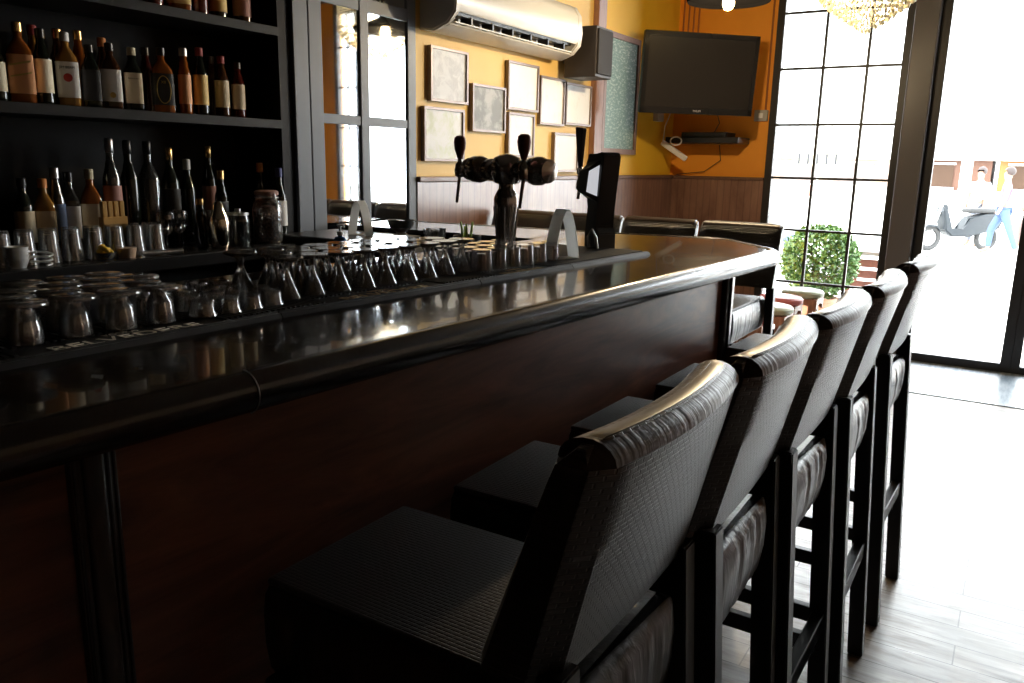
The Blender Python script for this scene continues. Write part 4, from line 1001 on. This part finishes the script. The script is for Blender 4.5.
# ------------------------------------------------------------------ low round stools by the window
def low_stool(x, y, top, seatmat, label, z=0.5, r=0.165):
    s = empty('low_stool', (x, y, 0), label, 'stool', 'low padded stools along the window')
    obj('seat_cushion', lathe(NB(), [(r * 0.9, z - 0.06), (r, z - 0.045), (r * 1.02, z - 0.02), (r * 0.93, z - 0.004), (r * 0.7, z + 0.004), (0.01, z + 0.006)], 28), seatmat, s, True)
    wd = MATS.get('pink_brown_wood') or wood('pink_brown_wood', (0.30, 0.14, 0.09), (0.46, 0.25, 0.17), 10, 0.4, 0.1, (3, 3, 0.5))
    MATS['pink_brown_wood'] = wd
    for k in range(4):
        a = PI / 4 + k * PI / 2; c, sn = math.cos(a), math.sin(a); q = r * 0.8
        b = NB(); e = 0.019
        hexa(b, [(c * q - e, sn * q - e, 0), (c * q + e, sn * q - e, 0), (c * q + e, sn * q + e, 0), (c * q - e, sn * q + e, 0)], [(c * q - e, sn * q - e, z - 0.055), (c * q + e, sn * q - e, z - 0.055), (c * q + e, sn * q + e, z - 0.055), (c * q - e, sn * q + e, z - 0.055)])
        obj('leg', b, wd, s)
    b = NB(); q = r * 0.8
    for sx, sy in ((1, 0), (-1, 0), (0, 1), (0, -1)):
        if sx: arch = [(-q, z - 0.06), (q, z - 0.06), (q, z - 0.16), (q * 0.6, z - 0.115), (0, z - 0.10), (-q * 0.6, z - 0.115), (-q, z - 0.16)]; extr(b, arch, sx * q - 0.01, sx * q + 0.01, 'yz')
        else: arch = [(-q, z - 0.06), (q, z - 0.06), (q, z - 0.16), (q * 0.6, z - 0.115), (0, z - 0.10), (-q * 0.6, z - 0.115), (-q, z - 0.16)]; extr(b, arch, sy * q - 0.01, sy * q + 0.01)
    obj('apron', b, wd, s)
M_sage = mat('pale_sage_vinyl', (0.50, 0.55, 0.40), 0.4); M_pink = mat('rose_pink_vinyl', (0.62, 0.17, 0.16), 0.4)
low_stool(-1.44, 6.80, 0, M_sage, 'low stool with pale sage round cushion, closest to the window', 0.53)
low_stool(-1.50, 6.33, 0, M_pink, 'low stool with rose pink cushion, between two pale ones', 0.53)
low_stool(-1.46, 5.86, 0, M_sage, 'low stool with pale sage cushion nearest the tall bar stools', 0.53)
low_stool(-1.50, 5.42, 0, M_pink, 'low stool with rose pink cushion almost hidden by the tall bar stool', 0.53)

# ------------------------------------------------------------------ outside
struct('ground', BX((-40, YW + 0.15, -0.15), (30, 90, -0.03)), mat('pale_street_paving', (0.62, 0.61, 0.58), 0.8))
struct('trim_10', BX((-3, YW + 0.15, -0.03), (3, 8.4, 0.0)), mat('entrance_step_stone', (0.55, 0.54, 0.52), 0.7))
# shrub in planter
sh = empty('potted_shrub', (-1.60, 8.15, 0), 'round leafy green shrub growing in a planter outside the window', 'shrub')
M_leaf = mat('shrub_leaf', (0.06, 0.16, 0.03), 0.5)
def _():
    m = M_leaf; f = noise(m, coords(m), 9, 3, 0.6); m.node_tree.links.new(ramp(m, f, [(0.35, (0.035, 0.10, 0.02)), (0.65, (0.13, 0.25, 0.06))]), nodes(m)[2].inputs['Base Color'])
_()
b = NB(); rng = random.Random(11)
for k in range(8000):
    u, v_ = rng.uniform(-1, 1), rng.uniform(0, 2 * PI); q = math.sqrt(1 - u * u); rad = rng.uniform(0.55, 1.0) ** 0.5
    p = Vector((0.36 * q * math.cos(v_) * rad, 0.33 * q * math.sin(v_) * rad, 0.62 + 0.36 * u * rad))
    d1 = Vector((rng.uniform(-1, 1), rng.uniform(-1, 1), rng.uniform(-0.4, 1))).normalized(); d2 = d1.orthogonal().normalized()
    d2.rotate(Matrix.Rotation(rng.uniform(0, 6), 3, d1)); L_ = rng.uniform(0.025, 0.05); w_ = L_ * 0.35
    vs = [b.verts.new(p), b.verts.new(p + d1 * L_ * 0.5 + d2 * w_), b.verts.new(p + d1 * L_), b.verts.new(p + d1 * L_ * 0.5 - d2 * w_)]
    b.faces.new(vs)
me = bpy.data.meshes.new('foliage'); b.to_mesh(me); b.free(); me.materials.append(M_leaf); o = bpy.data.objects.new('foliage', me); COL.objects.link(o); o.parent = sh
b = NB()
for k in range(9):
    a = k * 0.7; tube(b, [(0.02 * math.cos(a), 0.02 * math.sin(a), 0.25), (0.10 * math.cos(a), 0.10 * math.sin(a), 0.45), (0.24 * math.cos(a), 0.22 * math.sin(a), 0.55 + 0.05 * (k % 5))], [0.010, 0.007, 0.004], 5)
obj('branches', b, mat('shrub_bark', (0.12, 0.07, 0.04), 0.8), sh, True)
obj('planter', lathe(NB(), [(0.17, 0.0), (0.20, 0.24), (0.215, 0.25), (0.215, 0.28), (0.19, 0.28), (0.18, 0.25), (0.01, 0.25)], 28), mat('terracotta', (0.40, 0.22, 0.14), 0.7), sh, True)
# slatted wooden bench outside
bn = empty('wooden_crate_table', (-1.22, 8.9, 0), 'slatted reddish wooden table outside beyond the shrub', 'table')
M_rw = wood('reddish_slats', (0.10, 0.035, 0.025), (0.18, 0.07, 0.05), 8, 0.5)
obj('table_top', BX((-0.22, -0.25, 0.66), (0.24, 0.25, 0.70), 0.004), mat('grey_top', (0.20, 0.18, 0.17), 0.5), bn)
b = NB()
for k in range(5): box(b, (-0.18, -0.22, 0.10 + k * 0.11), (0.14, -0.20, 0.18 + k * 0.11))
obj('slats', b, M_rw, bn)
for sx in (-1, 1):
    for sy in (-1, 1): obj('leg', BX((sx * 0.19 - 0.02, sy * 0.2 - 0.02, 0), (sx * 0.19 + 0.02, sy * 0.2 + 0.02, 0.66)), M_rw, bn)

# people in the street: one continuous skinned body each, hair and clothes as children
def skin_body(name, joints, edges, m, parent, sub=2):
    me = bpy.data.meshes.new(name); me.from_pydata([j[0] for j in joints], edges, [])
    o = bpy.data.objects.new(name, me); COL.objects.link(o)
    sm = o.modifiers.new('skin', 'SKIN'); sm.use_smooth_shade = True
    for i, j in enumerate(joints):
        me.skin_vertices[0].data[i].radius = (j[1], j[2] if len(j) > 2 else j[1])
    me.skin_vertices[0].data[0].use_root = True
    ss = o.modifiers.new('sub', 'SUBSURF'); ss.levels = sub; ss.render_levels = sub
    dg = bpy.context.evaluated_depsgraph_get(); me2 = bpy.data.meshes.new_from_object(o.evaluated_get(dg))
    bpy.data.objects.remove(o); me2.materials.append(m) if not me2.materials else None
    me2.materials.clear(); me2.materials.append(m)
    o = bpy.data.objects.new(name, me2); COL.objects.link(o); o.parent = parent
    return o
M_skin = mat('skin', (0.22, 0.12, 0.08), 0.55); M_hair = mat('dark_hair', (0.03, 0.02, 0.018), 0.6)
def person(loc, rz, label, shirt, trousers, pose='stand', hair=M_hair):
    p = empty('person', loc, label, 'person', None, rz)
    sit = pose == 'sit'
    H0 = 0.50 if sit else 0.93
    ux = 0.0
    J = [((0, 0, H0), .13, .10), ((0, 0, H0 + .22), .125, .09), ((0, 0.0, H0 + .42), .15, .10), ((0, 0, H0 + .50), .07, .06), ((0, 0.01, H0 + .57), .052, .05), ((0, 0.015, H0 + .66), .075, .09), ((0, 0.01, H0 + .75), .068, .08)]
    E = [(0, 1), (1, 2), (2, 3), (3, 4), (4, 5), (5, 6)]
    for s in (-1, 1):
        k = len(J); 
        J += [((s * .18, 0, H0 + .45), .055), ((s * .22, .03, H0 + .18), .042), ((s * .20, (.22 if sit else .10), H0 + (.02 if sit else -.04)), .033), ((s * .19, (.28 if sit else .13), H0 + (.02 if sit else -.12)), .024)]
        E += [(2, k), (k, k + 1), (k + 1, k + 2), (k + 2, k + 3)]
    for s in (-1, 1):
        k = len(J)
        if sit: L_ = [((s * .10, .02, H0 - .02), .085), ((s * .12, .42, H0 + .0), .062), ((s * .12, .40, .10), .04), ((s * .12, .50, .04), .035)]
        elif pose == 'walk': L_ = [((s * .09, 0, H0 - .04), .088), ((s * .10, s * .16 + .02, .50), .060), ((s * .10, s * .24 - .05, .10), .040), ((s * .10, s * .24 + .10, .04), .035)]
        else: L_ = [((s * .09, 0, H0 - .04), .088), ((s * .10, 0.02, .50), .060), ((s * .11, 0, .10), .040), ((s * .12, .12, .04), .035)]
        J += L_; E += [(0, k), (k, k + 1), (k + 1, k + 2), (k + 2, k + 3)]
    skin_body('body', J, E, M_skin, p)
    # clothing: shirt shell and trousers shell
    T = [((0, 0, H0 + .02), .145, .115), ((0, 0, H0 + .22), .14, .105), ((0, 0, H0 + .42), .165, .115), ((0, 0, H0 + .49), .085, .075)]
    TE = [(0, 1), (1, 2), (2, 3)]
    for s in (-1, 1):
        k = len(T); T += [((s * .18, 0, H0 + .455), .068), ((s * .215, .025, H0 + .24), .056)]; TE += [(2, k), (k, k + 1)]
    skin_body('shirt', T, TE, shirt, p)
    T = [((0, 0, H0 + .03), .14, .11)]; TE = []
    for s in (-1, 1):
        k = len(T)
        if sit: L_ = [((s * .10, .02, H0 - .02), .098), ((s * .12, .42, H0 + .0), .075), ((s * .12, .40, .14), .056)]
        elif pose == 'walk': L_ = [((s * .09, 0, H0 - .04), .10), ((s * .10, s * .16 + .02, .50), .074), ((s * .10, s * .24 - .05, .13), .056)]
        else: L_ = [((s * .09, 0, H0 - .04), .10), ((s * .10, 0.02, .50), .074), ((s * .11, 0, .13), .056)]
        T += L_; TE += [(0, k), (k, k + 1), (k + 1, k + 2)]
    skin_body('trousers', T, TE, trousers, p)
    b = NB(); bmesh.ops.create_uvsphere(b, u_segments=20, v_segments=14, radius=1, matrix=Matrix.Translation((0, -0.012, H0 + .745)) @ Matrix.Diagonal((.088, .102, .098, 1)))
    bmesh.ops.delete(b, geom=[f for f in b.faces if f.calc_center_median().y > 0.045 and f.calc_center_median().z < H0 + .77 or f.calc_center_median().z < H0 + .66], context='FACES')
    obj('hair', b, hair, p, True)
    p.scale = (0.92, 0.92, 0.92) if not sit else (1, 1, 1)
    return p
def cloth(n, c): return mat(n, c, 0.8)
person((-0.80, 19.1, -0.03), R(150), 'person in a white shirt standing beside the parked scooter across the street', cloth('white_shirt', (0.8, 0.8, 0.82)), cloth('grey_trousers', (0.13, 0.14, 0.17)), 'stand')
person((-0.30, 17.7, -0.03), R(95), 'person in mauve top and blue jeans walking past the scooter', cloth('mauve_shirt', (0.14, 0.085, 0.13)), cloth('blue_jeans', (0.05, 0.085, 0.16)), 'walk')
person((0.14, 19.2, -0.03), R(70), 'person in a pale pink top at the right edge of the doorway', cloth('pale_pink_shirt', (0.35, 0.20, 0.20)), cloth('beige_trousers', (0.17, 0.11, 0.10)), 'walk')
person((-3.33, 12.6, -0.03), R(-60), 'person with dark hair in a light blue shirt sitting outside behind the shrub', cloth('light_blue_shirt', (0.10, 0.22, 0.30)), cloth('navy_trousers', (0.08, 0.10, 0.16)), 'sit')
o = obj('garden_seat', BX((-3.58, 12.35, -0.03), (-3.12, 12.75, 0.36), 0.02), mat('seat_stone', (0.5, 0.48, 0.45), 0.7)); tag(o, 'stone block seat under the person in light blue', 'seat')
# scooter
sc = empty('scooter', (-1.02, 18.0, -0.03), 'dark grey motor scooter parked across the street', 'scooter', rz=R(222))
M_sc = mat('scooter_paint', (0.012, 0.016, 0.02), 0.5); M_ty = mat('tyre_rubber', (0.03, 0.03, 0.03), 0.7)
for xw in (-0.62, 0.62):
    b = NB(); tube(b, [(xw + 0.20 * math.cos(t), 0, 0.25 + 0.20 * math.sin(t)) for t in [2 * PI * k / 24 for k in range(25)]], 0.05, 8)
    wo = obj('wheel', b, M_ty, sc, True)
    b = lathe(NB(), [(0.03, -0.03), (0.15, -0.012), (0.15, 0.012), (0.03, 0.03)], 16, (xw, 0, 0.25), 'Y'); obj('wheel_hub', b, M_steel, wo, True)
b = NB(); extr(b, [(-0.88, 0.62), (-0.80, 0.42), (-0.45, 0.36), (-0.20, 0.28), (0.22, 0.28), (0.38, 0.40), (0.46, 0.80), (0.38, 0.92), (0.26, 0.42), (-0.02, 0.40), (-0.12, 0.66), (-0.45, 0.72), (-0.80, 0.76)], -0.13, 0.13)
bmesh.ops.bevel(b, geom=b.edges[:], offset=0.03, segments=3, affect='EDGES'); obj('scooter_body', b, M_sc, sc, True)
b = NB(); box(b, (-0.78, -0.13, 0.74), (-0.10, 0.13, 0.83), 0.035, 3); obj('saddle', b, M_ty, sc, True)
b = NB(); tube(b, [(0.62, 0, 0.28), (0.50, 0, 0.62), (0.38, 0, 0.98)], 0.03, 8); tube(b, [(0.32, -0.30, 1.02), (0.38, 0, 0.98), (0.32, 0.30, 1.02)], 0.018, 8); obj('handlebar', b, M_steel, sc, True)
b = NB(); extr(b, [(0.84, 0.42), (0.70, 0.52), (0.52, 0.50), (0.42, 0.38), (0.52, 0.46), (0.70, 0.48)], -0.07, 0.07); obj('front_fender', b, M_sc, sc)
obj('headlamp', lathe(NB(), [(0.02, 0.0), (0.07, 0.03), (0.07, 0.07), (0.05, 0.08)], 16, (0.40, 0, 0.95), 'X'), M_white, sc, True)
# shop row across the street
M_fac = mat('white_facade', (0.80, 0.79, 0.77), 0.8)
def shop(x0, x1, y, colr, label, glassc, h=8.5):
    s = empty('shop_building', ((x0 + x1) / 2, y, 0), label, 'building')
    def P(n, bm, m, par=s): o = obj(n, bm, m, par); o.matrix_parent_inverse = Matrix.Translation(-s.location) if par is s else Matrix.Identity(4); return o
    P('facade_wall', BX((x0 - 0.05, y, 1.85), (x1 + 0.05, y + 4, h)), M_fac)
    P('ground_floor', BX((x0 + 0.05, y + 0.35, -0.03), (x1 - 0.05, y + 4, 1.85)), colr)
    P('low_wall', BX((x0 - 0.05, y + 0.1, -0.03), (x1 + 0.05, y + 0.34, 0.85)), M_fac)
    for k in range(int((x1 - x0) / 1.9)):
        a = x0 + 0.35 + k * 1.9; wv = P('shop_window', BX((a, y + 0.30, 0.95), (a + 1.3, y + 0.36, 1.7)), glassc) 
        b = NB(); box(b, (a - 0.05, y + 0.27, 1.7), (a + 1.35, y + 0.36, 1.76)); box(b, (a - 0.05, y + 0.27, 0.89), (a + 1.35, y + 0.36, 0.95)); P('window_trim', b, M_fac)
    for k in range(int((x1 - x0) / 2.4)):
        a = x0 + 0.6 + k * 2.4
        for zz in (3.4, 6.0): P('upper_window', BX((a, y - 0.02, zz), (a + 1.1, y + 0.02, zz + 1.5)), mat('pale_window_glass', (0.55, 0.60, 0.64), 0.2))
    return s
GL = mat('shop_dark_glass', (0.05, 0.03, 0.02), 0.5, spec=0.1); GP = mat('shop_pale_glass', (0.17, 0.14, 0.13), 0.5, spec=0.1)  # dark window colour for the right shops, paler one for the left
C = [mat('brown_shopfront', (0.075, 0.030, 0.015), 0.6), mat('red_brick_shopfront', (0.22, 0.12, 0.09), 0.6), mat('orange_shopfront', (0.20, 0.075, 0.012), 0.6), mat('tan_shopfront', (0.26, 0.19, 0.14), 0.6)]
shop(-19, -13.6, 31, C[3], 'white upper floor building with tan shopfront, far left through the window', GP)
shop(-13.5, -8.3, 31, C[1], 'building with brick red shopfront seen through the grid window', GP)
shop(-8.2, -3.9, 31, C[3], 'building with tan shopfront behind the door post', GP)
shop(-3.8, -1.0, 31, C[0], 'building with brown shopfront seen through the door glass', GL)
shop(-0.9, 2.2, 31, C[2], 'building with orange shopfront at the right of the door glass', GL)
shop(2.3, 9.5, 31, C[1], 'brick red shopfront building beyond the right glass door', GL)
# parasol post, market counter, low wall
o = obj('white_column', lathe(NB(), [(0.16, 0), (0.16, 0.1), (0.12, 0.14), (0.12, 3.2), (0.17, 3.26)], 20), M_fac, None, True); o.location = (-1.25, 22, -0.03); tag(o, 'slim white column across the street above the scooter', 'column')
mk = empty('market_counter', (-4.0, 21.5, -0.03), 'white market counter with goods and small sign across the street', 'market stall')
obj('counter_block', BX((-1.0, -0.4, 0), (1.3, 0.4, 0.85), 0.02), M_fac, mk)
for k, c in enumerate([(0.4, 0.2, 0.15), (0.3, 0.34, 0.3), (0.45, 0.3, 0.2)]): obj('goods_box', BX((-0.9 + k * 0.7, -0.3, 0.85), (-0.4 + k * 0.7, 0.3, 1.12 + 0.05 * k), 0.01), mat('goods_%s' % ['red', 'green', 'tan'][k], c, 0.7), mk)
obj('sign_board', BX((-1.1, -0.05, 1.55), (0.2, 0.0, 1.95)), mat('sign_cream', (0.65, 0.58, 0.42), 0.6), mk)
for k in range(5): obj('sign_stroke', BX((-0.98 + k * 0.22, -0.06, 1.62), (-0.92 + k * 0.22, -0.05, 1.88)), M_plastic, mk)
obj('sign_post', BX((-0.5, -0.03, 0.85), (-0.44, 0.0, 1.56)), M_steel, mk)
